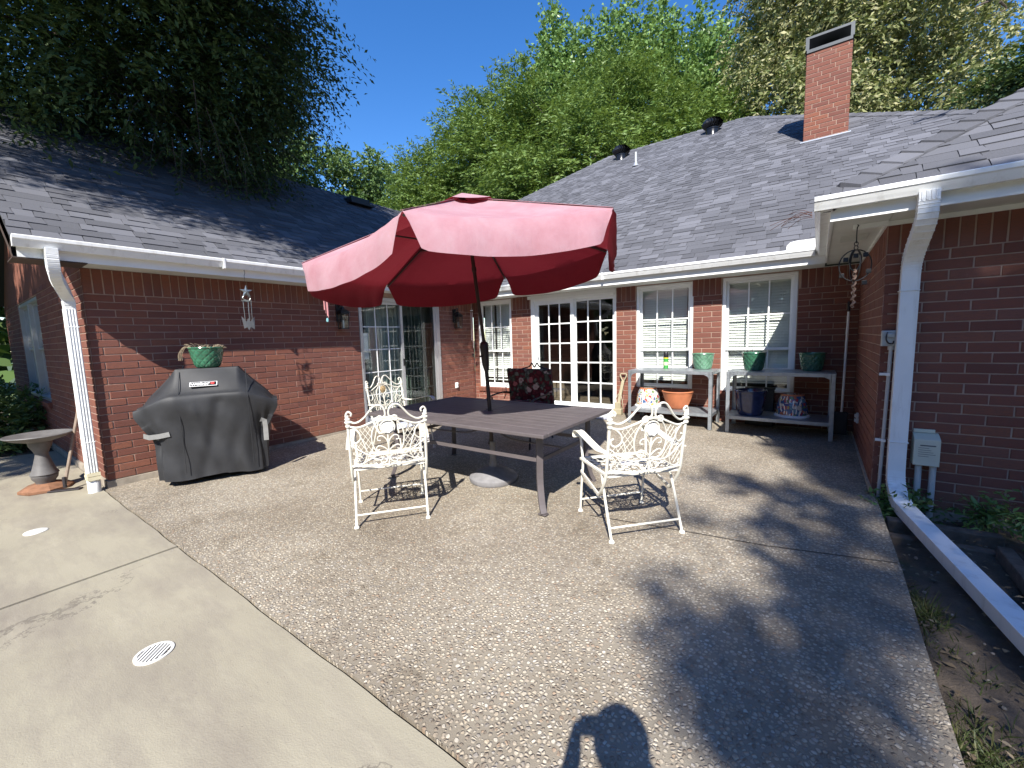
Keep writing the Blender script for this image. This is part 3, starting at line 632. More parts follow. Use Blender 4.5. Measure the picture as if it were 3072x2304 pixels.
hb = MB(); hb.tube(catmull([ax(.125, -.01, 1.0), ax(.15, .03, 1.02), ax(.165, .045, 1.08), ax(.15, .03, 1.15), ax(.125, -.01, 1.17)], 4), .009, 6); ax.box(hb, .1, .13, -.015, .0, .96, 1.22); hb.build('door_handle', M['vinyl'], door, smooth=True)
# --- sliding door in the left wing: aluminium, drapes behind, screen over the right leaf
axl = Ax((XL, 3.985, 0), (0, 1, 0), (1, 0, 0)); W_ = 5.71 - 3.985
dl = sub(axl, [(0.002, .035, -.1, .006, .05, 2.12), (W_ - .1, W_ - .002, -.1, .015, .05, 2.12), (.035, W_ - .1, -.1, .012, 2.06, 2.12), (0, W_, -.1, .03, .05, .13)], 'sliding_door', M['alu'], house, bevel=.003); dl.matrix_parent_inverse = HM
leaf(axl, .035, .86, -.03, .13, 2.06, .045, 3, 5, dl, 'glass', 'alu', 'vinyl', .05, .006)
leaf(axl, .83, W_ - .1, -.06, .13, 2.06, .045, 3, 5, dl, 'glass', 'alu', 'alu', .05, .006)
sub(axl, [(.80, .85, -.02, .012, .13, 2.06), (W_ - .15, W_ - .1, -.02, .01, .13, 2.06), (.85, W_ - .15, -.02, .01, 2.02, 2.06), (.85, W_ - .15, -.02, .01, .13, .17)], 'screen_frame', M['alu'], dl, bevel=.002)
sub(axl, [(.85, W_ - .15, -.006, -.005, .17, 2.02)], 'screen_mesh', M['darkglass'], dl)
sub(axl, [(.815, .84, .012, .03, .98, 1.1)], 'door_handle', M['blackmetal'], dl, bevel=.004)
sub(axl, [(.05, .19, -.075, -.07, 1.13, 1.55)], 'notice', mat('paper', (0.6, 0.63, 0.62), .7), dl)
M['drape'] = mat('pale_green_drape', (0.34, 0.40, 0.36), 0.85, var=0.12, scale=4)
cb = MB(); n = 96
for i in range(n + 1):
    u = .27 + (1.85) * i / n; q = -.27 + .035 * math.sin(i * 1.35) + .012 * math.sin(i * .47); cb.v += [tuple(axl(u, q * 1.1, .14)), tuple(axl(u + .01, q, 2.08))]
for i in range(n): cb.f.append((2 * i, 2 * i + 2, 2 * i + 3, 2 * i + 1))
cb.build('drape', M['drape'], dl, smooth=True)
# dim furniture behind the back door
b = MB(); b.box(-3.3, -2.9, 8.2, 8.6, .55, .6)
for x in (-3.28, -2.95):
    for y in (8.22, 8.55): b.bar((x, y, .1), (x, y, .55), .03, .03)
b.box(-3.3, -2.9, 8.58, 8.61, .6, 1.0); hpart(b, 'indoor_chair', mat('dark_wood', (.12, .07, .04), .5))
b = MB(); b.box(-5.0, -4.4, 8.0, 9.2, .1, .9); hpart(b, 'indoor_cabinet', M['darkfloor'])

# ------------------------------------------------------------------ downspouts
def ribs(b, pts, wdir, offs, out, wd=.012, dp=.006):
    for k in offs: b.sweep([Vector(p) + Vector(wdir) * k + out(i) for i, p in enumerate(pts)], wd, dp, wdir)
pts = catmull([(-5.405, .72, 2.28), (-5.41, .72, 2.17), (-5.47, .735, 2.07), (-5.68, .80, 1.97), (-5.77, .835, 1.90), (-5.785, .84, 1.8)], 4) + [V(-5.785, .84, .2)]
b = MB(); b.sweep(pts, .078, .105, (0.72, -0.69, 0) if False else (0, 1, 0))
cor = [-.03, -.01, .01, .03]
for k in cor: b.sweep([p + V(.053, k, 0) for p in pts[-2:]], .011, .008, (0, 1, 0))
for k in (-.036, -.012, .012, .036): b.sweep([p + V(k, -.04, 0) for p in pts[-2:]], .014, .008, (1, 0, 0))
for i in range(len(pts) - 3):
    d = (pts[i + 1] - pts[i]).normalized()
    for k in range(3):
        q = pts[i].lerp(pts[i + 1], k / 3); b.sweep([q - d * .004, q + d * .004], .084, .111, (0, 1, 0))
for z in (1.62, .5): b.box(-5.842, -5.728, .797, .884, z, z + .012)
hpart(b, 'downspout', M['gutter'], bevel=.004)
b = MB(); b.box(-5.845, -5.725, .79, .89, .125, .16); b.box(-5.843, -5.727, .792, .888, .165, .2); b.box(-5.847, -5.75, .788, .85, .15, .17); hpart(b, 'tape', mat('cream_tape', (.66, .6, .42), .6))
hpart(MB().lathe([(.05, -.01), (.05, .13), (.046, .135)], 20, Matrix.Translation((-5.785, .84, 0))), 'drain_pipe', M['gutter'], smooth=True)
pts = catmull([(.565, 3.97, 2.285), (.565, 3.97, 2.2), (.563, 4.0, 2.1), (.552, 4.2, 1.96), (.547, 4.285, 1.87), (.545, 4.3, 1.76)], 4) + [V(.54, 4.3, .42)] + catmull([(.54, 4.295, .3), (.543, 4.27, .2), (.555, 4.19, .115), (.575, 4.08, .07)], 4) + [V(.80, 2.75, .03), V(1.03, 1.4, .0)]
b = MB(); b.sweep(pts, .105, .078, (1, 0, 0))
for i in list(range(3, 19)) + list(range(24, 34)):
    if i + 1 >= len(pts): break
    d = (pts[i + 1] - pts[i]); L_ = d.length; d.normalize()
    if L_ > .3: continue
    q = pts[i]; b.sweep([q - d * .004, q + d * .004], .110, .083, (1, 0, 0))
for k in (-.034, -.012, .012, .034): b.sweep([p + (V(k, -.041, 0)) for p in pts[:4]], .012, .006, (1, 0, 0))
for z in (1.66, .52): b.box(.485, .6, 4.255, 4.345, z, z + .008)
hpart(b, 'downspout', M['gutter'], bevel=.005)
# ------------------------------------------------------------------ wall fittings
def lantern(x, y, z, label):
    t = thing('wall_lantern', label, 'wall lamp', (XL, y, z), 0, 'black wall lanterns beside the left wing door')
    M['lampglass'] = M.get('lampglass') or glass_mat('lamp_glass', (.75, .78, .74)); k = M['blackmetal']
    b = MB(); b.box(0, .02, -.05, .05, .1, .36); b.tube(catmull([(.015, 0, .3), (.06, 0, .37), (.1, 0, .36), (.1, 0, .3)], 5), .009, 6); b.build('bracket', k, t, bevel=.003)
    b = MB(); b.lathe([(.0, .32), (.02, .31), (.03, .285), (.07, .262), (.098, .235), (.1, .225), (.0, .225)], 4, Matrix.Translation((.1, 0, 0)) @ Matrix.Rotation(PI / 4, 4, 'Z')); b.build('lamp_roof', k, t)
    b = MB()
    for sx in (-1, 1):
        for sy in (-1, 1): b.bar((.1 + sx * .062, sy * .062, .22), (.1 + sx * .05, sy * .05, 0.0), .01, .01)
    b.box(.045, .155, -.055, .055, -.012, .002); b.box(.04, .16, -.06, .06, .21, .226); b.build('cage', k, t)
    b = MB()
    for sx, sy in ((1, 0), (-1, 0), (0, 1), (0, -1)):
        if sx: b.quad((.1 + sx * .058, -.05, .21), (.1 + sx * .058, .05, .21), (.1 + sx * .047, .045, 0), (.1 + sx * .047, -.045, 0))
        else: b.quad((.05, sy * .058, .21), (.15, sy * .058, .21), (.145, sy * .047, 0), (.055, sy * .047, 0))
    b.build('pane', M['lampglass'], t); MB().lathe([(0, .12), (.012, .11), (.014, .06), (.01, 0)], 8, Matrix.Translation((.1, 0, 0))).build('bulb', M['vinyl'], t, smooth=True)
lantern(XL, 3.65, 1.62, 'black glass wall lantern on brick between wind chime and curtained sliding door')
lantern(XL, 6.13, 1.635, 'black glass wall lantern on brick near the inner corner above the outlet')
def outlet(P, rot, label, m_):
    t = thing('outlet', label, 'outlet', P, rot, 'electrical outlets on the brick walls')
    MB().box(-.035, .035, -.02, .004, -.055, .055).build('cover', m_, t, bevel=.005)
    b = MB()
    for z in (-.025, .025): b.box(-.02, .02, -.035, -.02, z - .018, z + .018)
    b.build('flap', m_, t, bevel=.004); return t
greyp = mat('grey_box', (.45, .46, .45), .5, var=.08); M['greyp'] = greyp
outlet((XL, 6.11, .5), PI / 2, 'small white outlet box on sunlit brick below the corner lantern', M['vinyl'])
outlet((XR, 5.89, .42), -PI / 2, 'small grey outlet low on the shaded side wall', greyp)
# outlet box with conduit on the right corner
t = thing('outlet_box', 'square metal outlet box with hooked cover beside the right downspout', 'outlet', (.463, YR, 1.315))
MB().box(-.052, .052, -.05, -.002, -.06, .06).build('box', M['galv'], t, bevel=.006); b = MB(); b.box(-.022, .022, -.07, -.05, .005, .04); b.build('flap', M['galv'], t, bevel=.004)
MB().tube(catmull([(-.02, -.056, .045), (-.028, -.075, 0), (-.015, -.078, -.035), (.012, -.07, -.04), (.018, -.06, -.02)], 5), .005, 6).build('hook', M['blackmetal'], t, smooth=True)
t = thing('conduit', 'thin grey conduit pipe strapped to brick under the metal outlet box', 'pipe', (.46, YR - .022, 0))
b = MB(); b.tube([(.012, 0, 1.255), (.006, 0, .8), (-.004, 0, .12), (-.004, 0, -.05)], .0125, 10); b.lathe([(.013, 0), (.02, .0), (.02, .03), (.013, .03)], 12, Matrix.Translation((.012, 0, 1.225))); b.build('pipe', greyp, t, smooth=True)
for z in (1.035, .51):
    b = MB(); b.box(-.045, .012, .004, .02, z - .01, z + .01); b.box(-.012, .016, -.018, -.012, z - .01, z + .01); b.build('strap', M['gutter'], t)
t = thing('junction_box', 'cream utility box with printed notice low on the right wall', 'utility box', (.705, YR, .36))
cream = mat('cream_paint', (.56, .55, .44), .5, var=.06)
b = MB(); b.add([(-.075, -.105, 0), (.07, -.105, 0), (.07, -.105, .2), (-.075, -.105, .2), (-.075, 0, 0), (.07, 0, 0), (.07, 0, .235), (-.075, 0, .235), (-.075, -.045, .225), (.07, -.045, .225)], [(0, 1, 2, 3), (3, 2, 9, 8), (8, 9, 6, 7), (0, 4, 5, 1), (0, 3, 8, 7, 4), (1, 5, 6, 9, 2)]); b.build('box', cream, t, bevel=.004)
MB().box(-.07, .05, -.015, -.002, .235, .262).build('tab', cream, t, bevel=.003); b = MB()
for k in range(6): b.box(-.05 + (.01 if k == 0 else 0), .045 - .012 * ((k * 7) % 4), -.1065, -.1052, .15 - k * .016, .153 - k * .016 + (.006 if k == 0 else 0))
b.build('notice', mat('print_ink', (.12, .12, .12), .8, var=0), t)
b = MB()
for x, y in ((-.035, -.06), (.045, -.055)): b.tube([(x, y, 0), (x, y, -.45)], .02, 12)
b.build('pipe', greyp, t, smooth=True)
b = MB().lathe([(0, -.008), (.0, .004), (.006, .004), (.006, -.008)], 8)
# ------------------------------------------------------------------ roof fittings
def turbine(P, label):
    t = thing('turbine_vent', label, 'roof vent', P, 0, 'black turbine vents on the main roof')
    k = mat('vent_paint', (.012, .012, .013), .22, .2, var=.1)
    MB().lathe([(.24, -.22), (.16, -.08), (.155, .12), (.17, .13), (.17, .15)], 24).build('neck', k, t, smooth=True)
    b = MB()
    for i in range(22):
        a = 2 * PI * i / 22; rows = []
        for q in range(8):
            s = q / 7; r = .15 + .11 * math.sin(PI * min(1, s * .95 + .03)); z = .15 + .25 * s; aa = a + .28 * math.sin(s * PI); rows.append((V(r * math.cos(aa), r * math.sin(aa), z), V((r - .035) * math.cos(aa + .22), (r - .035) * math.sin(aa + .22), z)))
        for q in range(7): b.quad(rows[q][0], rows[q][1], rows[q + 1][1], rows[q + 1][0])
    b.lathe([(.16, .395), (.1, .42), (0, .43)], 22); b.lathe([(.14, .15), (.13, .39)], 22); b.build('turbine', k, t, smooth=True)
turbine((-4.95, 12.75, EZ + PT * (12.75 - YE) - .06), 'smaller looking black turbine vent lower on the roof skyline')
turbine((-2.45, 12.75, EZ + PT * (12.75 - YE) - .06), 'black turbine vent nearest the chimney on the roof ridge')
t = thing('vent_pipe', 'thin grey plumbing vent pipe rising from shingles below the turbine vent', 'pipe', (-4.1, 11.6, EZ + PT * (11.6 - YE)))
MB().tube([(0, 0, -.1), (0, 0, .35)], .03, 10).build('pipe', greyp, t, smooth=True); MB().lathe([(.1, -.02), (.05, .06), (.034, .1)], 12).build('boot', M['alu'], t, smooth=True)
t = thing('ridge_vent', 'low black box vent on the left wing ridge beneath far trees', 'roof vent', (-8.75, 6.15, EZ + PT * (8.75 - 5.43)), 0)
b = MB(); b.box(-.2, .2, -.25, .25, -.05, .1); b.build('hood', M['blackmetal'], t, bevel=.03); MB().box(-.28, .28, -.3, .3, -.07, -.03).build('base', M['blackmetal'], t)
# ------------------------------------------------------------------ grill under its cover
w_ = V(.42, .907, 0).normalized(); d_ = V(.907, -.42, 0).normalized(); rz = math.atan2(w_.y, w_.x) 
t = thing('covered_grill', 'barbecue grill under black cloth cover with red and white badge', 'grill', (-5.235, 1.735, gz(1.73)), rz)
# local: x along the width, -y to the front
M['cover'] = mat('cover_cloth', (.022, .023, .026), .6, var=.3, scale=5, bump=.15, bscale=500, spec=.45)
nu, prof_n = 64, 46; vs = []
def sect(u):
    a = abs(u); k = max(0, min(1, (a - .27) / .30)); k2 = k * k * (3 - 2 * k)
    top = 1.165 - .335 * k ** .9; fold = .90 - .10 * k2; fx = .275 - .03 * k2; ty = .11 - .02 * k2; bk = .27
    sh = max(0, (a - .5)) * 2.2
    pt = [(-fx + .015, .062), (-fx + .005, .35), (-fx - .01, .55 + .08 * k), (-fx - .035 * (1 - k), fold - .13), (-fx - .03 * (1 - k), fold), (-fx + .03, fold + .05 * (1 - k * .5)), (-ty, top - .02), (-ty + .035, top), (.12, top), (.16, top - .03), (bk - .02, fold + .02), (bk, fold - .1), (bk, .5), (bk - .01, .065)]
    return [(y * (1 - sh * .6), z - sh * .15 * (z > .6)) for y, z in pt]
for i in range(nu + 1):
    u = -.61 + 1.22 * i / nu; pts = catmull([(0, y, z) for y, z in sect(u)], 4)
    for j, p in enumerate(pts):
        z = p.z; end = max(0, (abs(u) - .44) / .17); narrow = 1 - .22 * max(0, min(1, (.72 - z) / .25)) * min(1, end + .35) * (1 if abs(u) > .3 else abs(u) / .3)
        gath = math.exp(-((abs(u) - .5) / .1) ** 2) * math.exp(-((z - .5) / .17) ** 2)
        wr = .010 * math.sin(u * 31 + 2 * math.sin(z * 6)) * (1 - min(1, z)) * (0.5 + .5 * math.sin(u * 7)) + .012 * math.sin(u * 55 + z * 14) * gath + .008 * math.sin(z * 16 + u * 9)
        ridge = lambda q: 1 - abs(((q / PI) % 2) - 1)      # sharp-edged folds
        if p.y < 0:
            top_l = math.exp(-((z - .62) / .3) ** 2); wr += .022 * (ridge(9 * (u + .27) - 5 * (z - .9)) - .5) * top_l * (u < -.05) * min(1, (-u) * 3) + .012 * (ridge(14 * u + 3.2 * z + 1) - .5) * max(0, 1 - z) * (u > -.3)
            wr += .014 * math.exp(-(((u - .05) - .25 * (z - .7)) / .05) ** 2) * (z < .85) - .012 * math.exp(-(((u + .12) + .22 * (z - .7)) / .04) ** 2) * (z < .8)
        y = p.y - abs(wr) * .0 + wr * (1 if p.y < 0 else -1) + (0.05 * gath if p.y < 0 else -.05 * gath)
        hem = .012 * math.sin(u * 9 + 1) * max(0, 1 - z * 3) - .02 * (u > .1) * max(0, .3 - z)
        vs.append((u * narrow, y, z + hem))
m = len(pts); b = MB(); b.v = vs
for i in range(nu):
    for j in range(m - 1): b.f.append((i * m + j, (i + 1) * m + j, (i + 1) * m + j + 1, i * m + j + 1))
for i in (0, nu): b.f.append(tuple(i * m + j for j in (range(m) if i == 0 else reversed(range(m)))))
cv = b.build('cover', M['cover'], t, smooth=True); cv.data.polygons.foreach_set('use_smooth', [True] * len(cv.data.polygons))
b = MB()
for uu in (-.235, .345): b.tube([V(uu, -.297, .14), V(uu, -.287, .4), V(uu, -.305, .7), V(uu, -.315, .86), V(uu * .99, -.25, .97), V(uu * .98, -.12, 1.14)], .0035, 5)
b.build('seam', M['cover'], t)
strap = mat('grey_webbing', (.2, .2, .195), .8, var=.1, scale=30); b = MB()
b.sweep([(-.56, -.15, .53), (-.50, -.245, .525), (-.42, -.262, .53), (-.335, -.288, .545)], .004, .045, (.3, .9, 0)); b.build('strap', strap, t, solid=.003)
b = MB(); b.sweep([(.44, -.293, .60), (.475, -.288, .585), (.478, -.282, .5), (.476, -.278, .37)], .004, .045, (.2, .9, 0)); b.build('strap', strap, t, solid=.003)
# badge
Mb = Matrix.Translation((-.03, -.215, 1.01)) @ Matrix.Rotation(math.radians(-52), 4, 'X')
wb = mat('badge_white', (.75, .75, .75), .6, var=0); rd = mat('badge_red', (.55, .03, .03), .6, var=0)
bd = MB(); bd.box(-.115, .115, -.006, .0, -.032, .032, Mb); bd = bd.build('badge', wb, t); MB().box(-.108, .108, -.0075, -.005, -.026, .026, Mb).build('badge_field', M['blackmetal'], t)
cu = bpy.data.curves.new('lettering', 'FONT'); cu.body = 'weber'; cu.size = .058; cu.extrude = .0008; cu.align_x = 'CENTER'; cu.align_y = 'CENTER'; cu.offset = .0014
tmp = bpy.data.objects.new('lettering', cu); col.objects.link(tmp); dg = bpy.context.evaluated_depsgraph_get(); me = bpy.data.meshes.new_from_object(tmp.evaluated_get(dg)); bpy.data.objects.remove(tmp)
me.materials.clear(); me.materials.append(wb); lo = link('lettering', me, t); lo.matrix_local = Mb @ Matrix.Translation((-.025, -.0095, 0.0)) @ Matrix.Rotation(PI / 2, 4, 'X') @ Matrix.Scale(1.05, 4)
b = MB(); Mk = Mb @ Matrix.Translation((.077, -.0095, .002)); b.lathe([(0, .0), (.012, .001), (.02, .008), (.0, .02)], 14, Mk @ Matrix.Scale(.25, 4, (0, 1, 0)))
for dx in (-.008, 0, .008): b.box(dx - .0015, dx + .0015, -.002, .001, -.02, 0, Mk)
b.lathe([(.0, .0), (.02, -.002), (.012, -.014), (0, -.017)], 14, Mk @ Matrix.Scale(.25, 4, (0, 1, 0))); b.build('emblem', rd, t)
# ------------------------------------------------------------------ pots
def glaze(name, c, rough=.18, var=.3, dark=.5):
    m = bpy.data.materials.new(name); m.use_nodes = True; q = NT(m); a = tuple(x * (1 - var) for x in c); bb = tuple(min(1, x * (1 + var)) for x in c)
    cc = q.ramp(q.noise(14, 5), [(.3, a), (.7, bb)]); sp = q.noise(120, 2); cc = q.mix(q.ramp(sp, [(.6, (0, 0, 0)), (.72, (.5, .5, .5))]), cc, tuple(x * dark for x in c)); q.set('Base Color', cc); q.set('Roughness', rough); q.set('Coat Weight', .4); return m
M['green'] = glaze('green_glaze', (.035, .13, .075)); M['green2'] = glaze('pale_green_glaze', (.1, .22, .14), .3); M['blue'] = glaze('blue_glaze', (.016, .028, .085)); M['terra'] = mat('terracotta', (.46, .16, .07), .7, var=.12, scale=12)
M['earth'] = mat('potting_soil', (.06, .045, .03), 1, bump=.8, bscale=70)
def pot(P, label, m_, rr=.14, rb=.1, hh=.22, lattice=True, soil=.03, cat='flower pot', group='glazed and painted flower pots'):
    t = thing('flower_pot', label, cat, P, random.uniform(0, 6), group)
    n = 168 if lattice else 64; K = 40
    def wob(a, z):
        if not lattice or not (.04 < z / hh < .9): return 0
        A, B = 12 * a / (2 * PI) + z / hh * 3, 12 * a / (2 * PI) - z / hh * 3; m_ = max(abs(A % 1 - .5), abs(B % 1 - .5)) * 2
        return -.0045 * max(0, (m_ - .72) / .28) + .0035 * (1 - m_)
    prof = [(0, 0), (rb * .95, 0), (rb, .006)] + [(rb + (rr * .965 - rb) * ((i / K) ** .62), .006 + (hh * .9 - .006) * i / K) for i in range(1, K + 1)] + [(rr, hh * .925), (rr + .004, hh * .96), (rr, hh), (rr - .012, hh), (rr - .016, hh * .9), (rr * .9 - .012, hh * .8)]
    MB().lathe(prof, n, None, wob).build('body', m_, t, smooth=True)
    MB().lathe([(0, hh * .8), (rr * .9 - .01, hh * .8)], 24).build('soil', M['earth'], t); return t
pg = pot((-5.235, 1.735, gz(1.73) + 1.172), 'deep green lattice pot of dry stalks standing on the covered grill', M['green'], .158, .1, .215)
M['straw'] = mat('dry_stalk', (.34, .27, .18), .9, var=.3, scale=40); b = MB()
for i in range(46):
    a = random.uniform(0, 2 * PI); r = .14 * math.sqrt(random.random()); L_ = random.uniform(.05, .14); a2 = a + random.uniform(-1.4, 1.4)
    p = V(r * math.cos(a), r * math.sin(a), .2); q = p + V(math.cos(a2) * L_ * .8, math.sin(a2) * L_ * .8, random.uniform(.0, .06)); b.tube(catmull([p, p.lerp(q, .5) + V(0, 0, random.uniform(.0, .03)), q], 3), .0016, 4)
for i in range(4):
    a = 3.9 + i * .12 - pg.rotation_euler.z; b.tube(catmull([(.12 * math.cos(a), .12 * math.sin(a), .2), (.19 * math.cos(a), .19 * math.sin(a), .22), (.24 * math.cos(a), .24 * math.sin(a), .15), (.245 * math.cos(a), .245 * math.sin(a), .08)], 4), .002, 4)
b.build('dry_stalk', M['straw'], pg)
# ------------------------------------------------------------------ work tables by the back wall
def bench(x0, x1, y0, y1, zt, label):
    t = thing('work_table', label, 'table', ((x0 + x1) / 2, (y0 + y1) / 2, gz((y0 + y1) / 2)), 0, 'galvanised work tables against the back wall')
    w2, d2, h = (x1 - x0) / 2, (y1 - y0) / 2, zt - gz((y0 + y1) / 2); g_ = M['galv']
    def tray(z, inset, nm):
        b = MB(); a, c = w2 - inset, d2 - inset; b.box(-a, a, -c, c, z - .004, z); b.box(-a, a, -c, -c + .003, z - .042, z - .004); b.box(-a, a, c - .003, c, z - .042, z - .004); b.box(-a, -a + .003, -c, c, z - .042, z - .004); b.box(a - .003, a, -c, c, z - .042, z - .004); b.build(nm, g_, t)
    tray(h, 0, 'top'); tray(.215, .004, 'lower_shelf')
    for sx in (-1, 1):
        for sy in (-1, 1):
            b = MB(); X, Y = sx * (w2 - .002), sy * (d2 + .004); hs = h - .006
            b.box(min(X, X - sx * .045), max(X, X - sx * .045), min(Y, Y - sy * .003), max(Y, Y - sy * .003), 0, hs); b.box(min(X, X - sx * .003), max(X, X - sx * .003), min(Y, Y - sy * .045), max(Y, Y - sy * .045), 0, hs)
            if sy < 0:
                b.add([(X - sx * .04, Y + .0, hs), (X - sx * .11, Y, hs), (X - sx * .11, Y, hs - .035), (X - sx * .06, Y, hs - .06), (X - sx * .04, Y, hs - .11)], [(0, 1, 2, 3, 4)])
            b.build('leg', g_, t)
            if sy < 0:
                b = MB()
                for (bx, bz) in ((.022, .03), (.022, .075), (.085, .022), (.022, h - .2), (.022, h - .235)): b.lathe([(0, .006), (.007, .005), (.008, 0)], 8, Matrix.Translation((X - sx * bx, Y, hs - bz)) @ Matrix.Rotation(PI / 2, 4, 'X'))
                b.build('bolt', g_, t)
    for z in (.19, h - .06):
        b = MB()
        for sy in (1,): b.box(-w2 + .04, w2 - .04, sy * d2 - .004, sy * d2 + .0, z - .02, z + .02)
        b.build('rail', g_, t)
    return t
bench(-2.24, -1.09, 6.03, 6.60, .882, 'galvanised work table with terracotta bowl and spray can, nearest the sliding door')
bench(-.93, .205, 6.03, 6.60, .888, 'shaded galvanised work table in the corner holding the blue pot')
pot((-1.30, 6.46, .884), 'pale green lattice pot on the sunny end of the work table beside the spray can', M['green2'], .147, .105, .226)
ph = pot((-.655, 6.36, .89), 'dark green pot with wire handle half in shade on the corner table', M['green'], .142, .1, .236)
MB().tube(catmull([(-.10, .08, .23), (-.06, .06, .29), (.0, .05, .31), (.07, .04, .29), (.12, .02, .23)], 5), .003, 5).build('wire_handle', M['blackmetal'], ph)
pot((-.03, 6.42, .89), 'green pot in deep shade near the wall at the end of the corner table', M['green'], .14, .1, .225)
zs = .215 + gz(6.31)
pot((-.67, 6.24, zs), 'large dark blue glazed pot on the lower shelf of the corner table', M['blue'], .19, .135, .33, False)
tb = pot((-1.60, 6.30, zs), 'orange terracotta bowl with broken rim on the lower shelf', M['terra'], .215, .10, .265, False)
# fluting on the terracotta bowl
b = MB()
for k in range(56):
    a = 2 * PI * k / 56; pts = []
    for i in range(8):
        q = i / 7; z = .03 + .19 * q; r = .1 + (.2 - .1) * ((z / .24) ** .62); pts.append((r * 1.0 * math.cos(a) * 1.012, r * math.sin(a) * 1.012, z))
    b.tube(pts, .0045, 4, False)
b.build('fluting', M['terra'], tb)
def talavera(seed, base):
    m = bpy.data.materials.new('painted_pottery'); m.use_nodes = True; q = NT(m)
    v = q.N.new('ShaderNodeTexVoronoi'); v.inputs['Scale'].default_value = 24; q.L.new(q.mapped((1, 1, 1), (seed, seed * 2, 0)), v.inputs['Vector'])
    s = q.N.new('ShaderNodeSeparateColor'); q.L.new(v.outputs['Color'], s.inputs[0])
    c = q.ramp(s.outputs[0], [(0, (.05, .11, .25)), (.2, (.42, .15, .08)), (.36, (.5, .46, .38)), (.52, (.12, .24, .3)), (.66, (.45, .32, .1)), (.78, (.12, .2, .08)), (.88, (.36, .06, .06))], 'CONSTANT')
    v2 = q.N.new('ShaderNodeTexVoronoi'); v2.feature = 'DISTANCE_TO_EDGE'; v2.inputs['Scale'].default_value = 24; q.L.new(q.mapped((1, 1, 1), (seed, seed * 2, 0)), v2.inputs['Vector'])
    c = q.mix(q.ramp(v2.outputs['Distance'], [(.04, (1, 1, 1)), (.09, (0, 0, 0))]), c, base)
    wv = q.N.new('ShaderNodeTexWave'); wv.inputs['Scale'].default_value = 9; wv.inputs['Distortion'].default_value = 6; q.L.new(q.pos(), wv.inputs['Vector'])
    c = q.mix(q.math('MULTIPLY', q.math('GREATER_THAN', wv.outputs['Fac'], .72), q.math('GREATER_THAN', s.outputs[1], .55)), c, (.7, .68, .62)); q.set('Base Color', c); q.set('Roughness', .2); return m
def tal(P, label, m_):
    t = thing('painted_pot', label, 'flower pot', P, 0, 'glazed and painted flower pots')
    MB().lathe([(0, .285), (.115, .285), (.125, .27), (.152, .2), (.168, .12), (.172, .06), (.17, .03)], 40).build('body', m_, t, smooth=True)
    MB().lathe([(.165, .0), (.192, .004), (.195, .018), (.18, .03), (.168, .032)], 40).build('rim', M['vinyl'], t, smooth=True); MB().lathe([(.112, .283), (.128, .27), (.126, .286), (.11, .29)], 32).build('foot_ring', M['terra'], t, smooth=True)
tal((-2.04, 6.34, zs), 'upturned painted pot of bright leaf patterns beside the terracotta bowl', talavera(1.3, (.62, .6, .55)))
tal((-.215, 6.33, zs), 'upturned painted pot with red flowers and white rim in deep shade', talavera(7.7, (.06, .07, .2)))
t = thing('spray_can', 'green and black spray can standing on the sunny work table', 'spray can', (-1.81, 6.44, .883))
MB().lathe([(.0, 0), (.034, 0), (.036, .005), (.036, .15)], 24).build('body', mat('can_green', (.05, .3, .06), .3, var=.1), t, smooth=True); MB().lathe([(.0365, .05), (.0366, .1)], 24).build('label_band', mat('can_label', (.5, .6, .35), .4, var=.5, scale=60), t, smooth=True)
MB().lathe([(.0365, .15), (.0365, .165)], 24).build('yellow_band', mat('can_yellow', (.6, .5, .03), .4, var=0), t); MB().lathe([(.036, .165), (.034, .19), (.034, .245), (.03, .25), (0, .25)], 24).build('lid', M['blackmetal'], t, smooth=True)
# things stored behind the corner table
t = thing('storage_bin', 'dark grey bin with lid standing behind the corner table', 'bin', (-.6, 6.645 - .02, gz(6.6)))
t.location.y = 6.642; bm_ = mat('dark_plastic', (.025, .025, .027), .5)
b = MB(); b.box(-.17, .17, -.035, .035, 0, .5); b.build('body', bm_, t, bevel=.01); MB().box(-.18, .18, -.04, .04, .5, .53).build('lid', bm_, t, bevel=.01)
# rake/scoop by the door
t = thing('scooper', 'beige long handled yard scooper leaning on brick by the sliding door', 'scoop', (-2.60, 6.55, gz(6.55)))
bg = mat('beige_plastic', (.34, .3, .2), .5, var=.1)
b = MB(); b.sweep([(.0, -.005, .12), (.025, .04, .35), (.05, .09, .55)], .05, .022, (1, 0, 0)); b.sweep([(.0, -.0, .05), (.0, -.005, .2)], .09, .03, (1, 0, 0)); b.build('shaft', bg, t, bevel=.005)
MB().tube(catmull([(.05, .09, .54), (.015, .095, .6), (.0, .1, .655), (.05, .103, .665), (.105, .1, .655), (.09, .095, .6), (.055, .09, .54)], 4), .011, 8).build('handle', bg, t, smooth=True)
b = MB(); b.box(-.07, .07, -.06, .045, 0, .1); b.build('scoop', bg, t, bevel=.012)
b = MB(); b.tube(catmull([(-.05, .0, .09), (-.055, .0, .2), (-.02, .01, .3), (.015, .03, .36)], 4), .006, 5); b.tube(catmull([(.06, .0, .09), (.075, .0, .2), (.045, .02, .3), (.025, .035, .36)], 4), .006, 5); b.build('linkage', bg, t)
# broom in the dark corner
t = thing('edging_broom', 'long white handled broom standing in the dark wall corner', 'broom', (.29, 6.5, gz(6.5)))
MB().tube([(.0, .0, .28), (.012, .02, 1.3), (.015, .03, 1.56)], .013, 8).build('handle', M['gutter'], t, smooth=True); b = MB(); b.box(-.09, .06, -.03, .03, .0, .28); b.build('brush', bm_, t, bevel=.01); MB().tube([(.0145, .028, 1.5), (.016, .031, 1.62)], .017, 8).build('grip', M['blackmetal'], t)
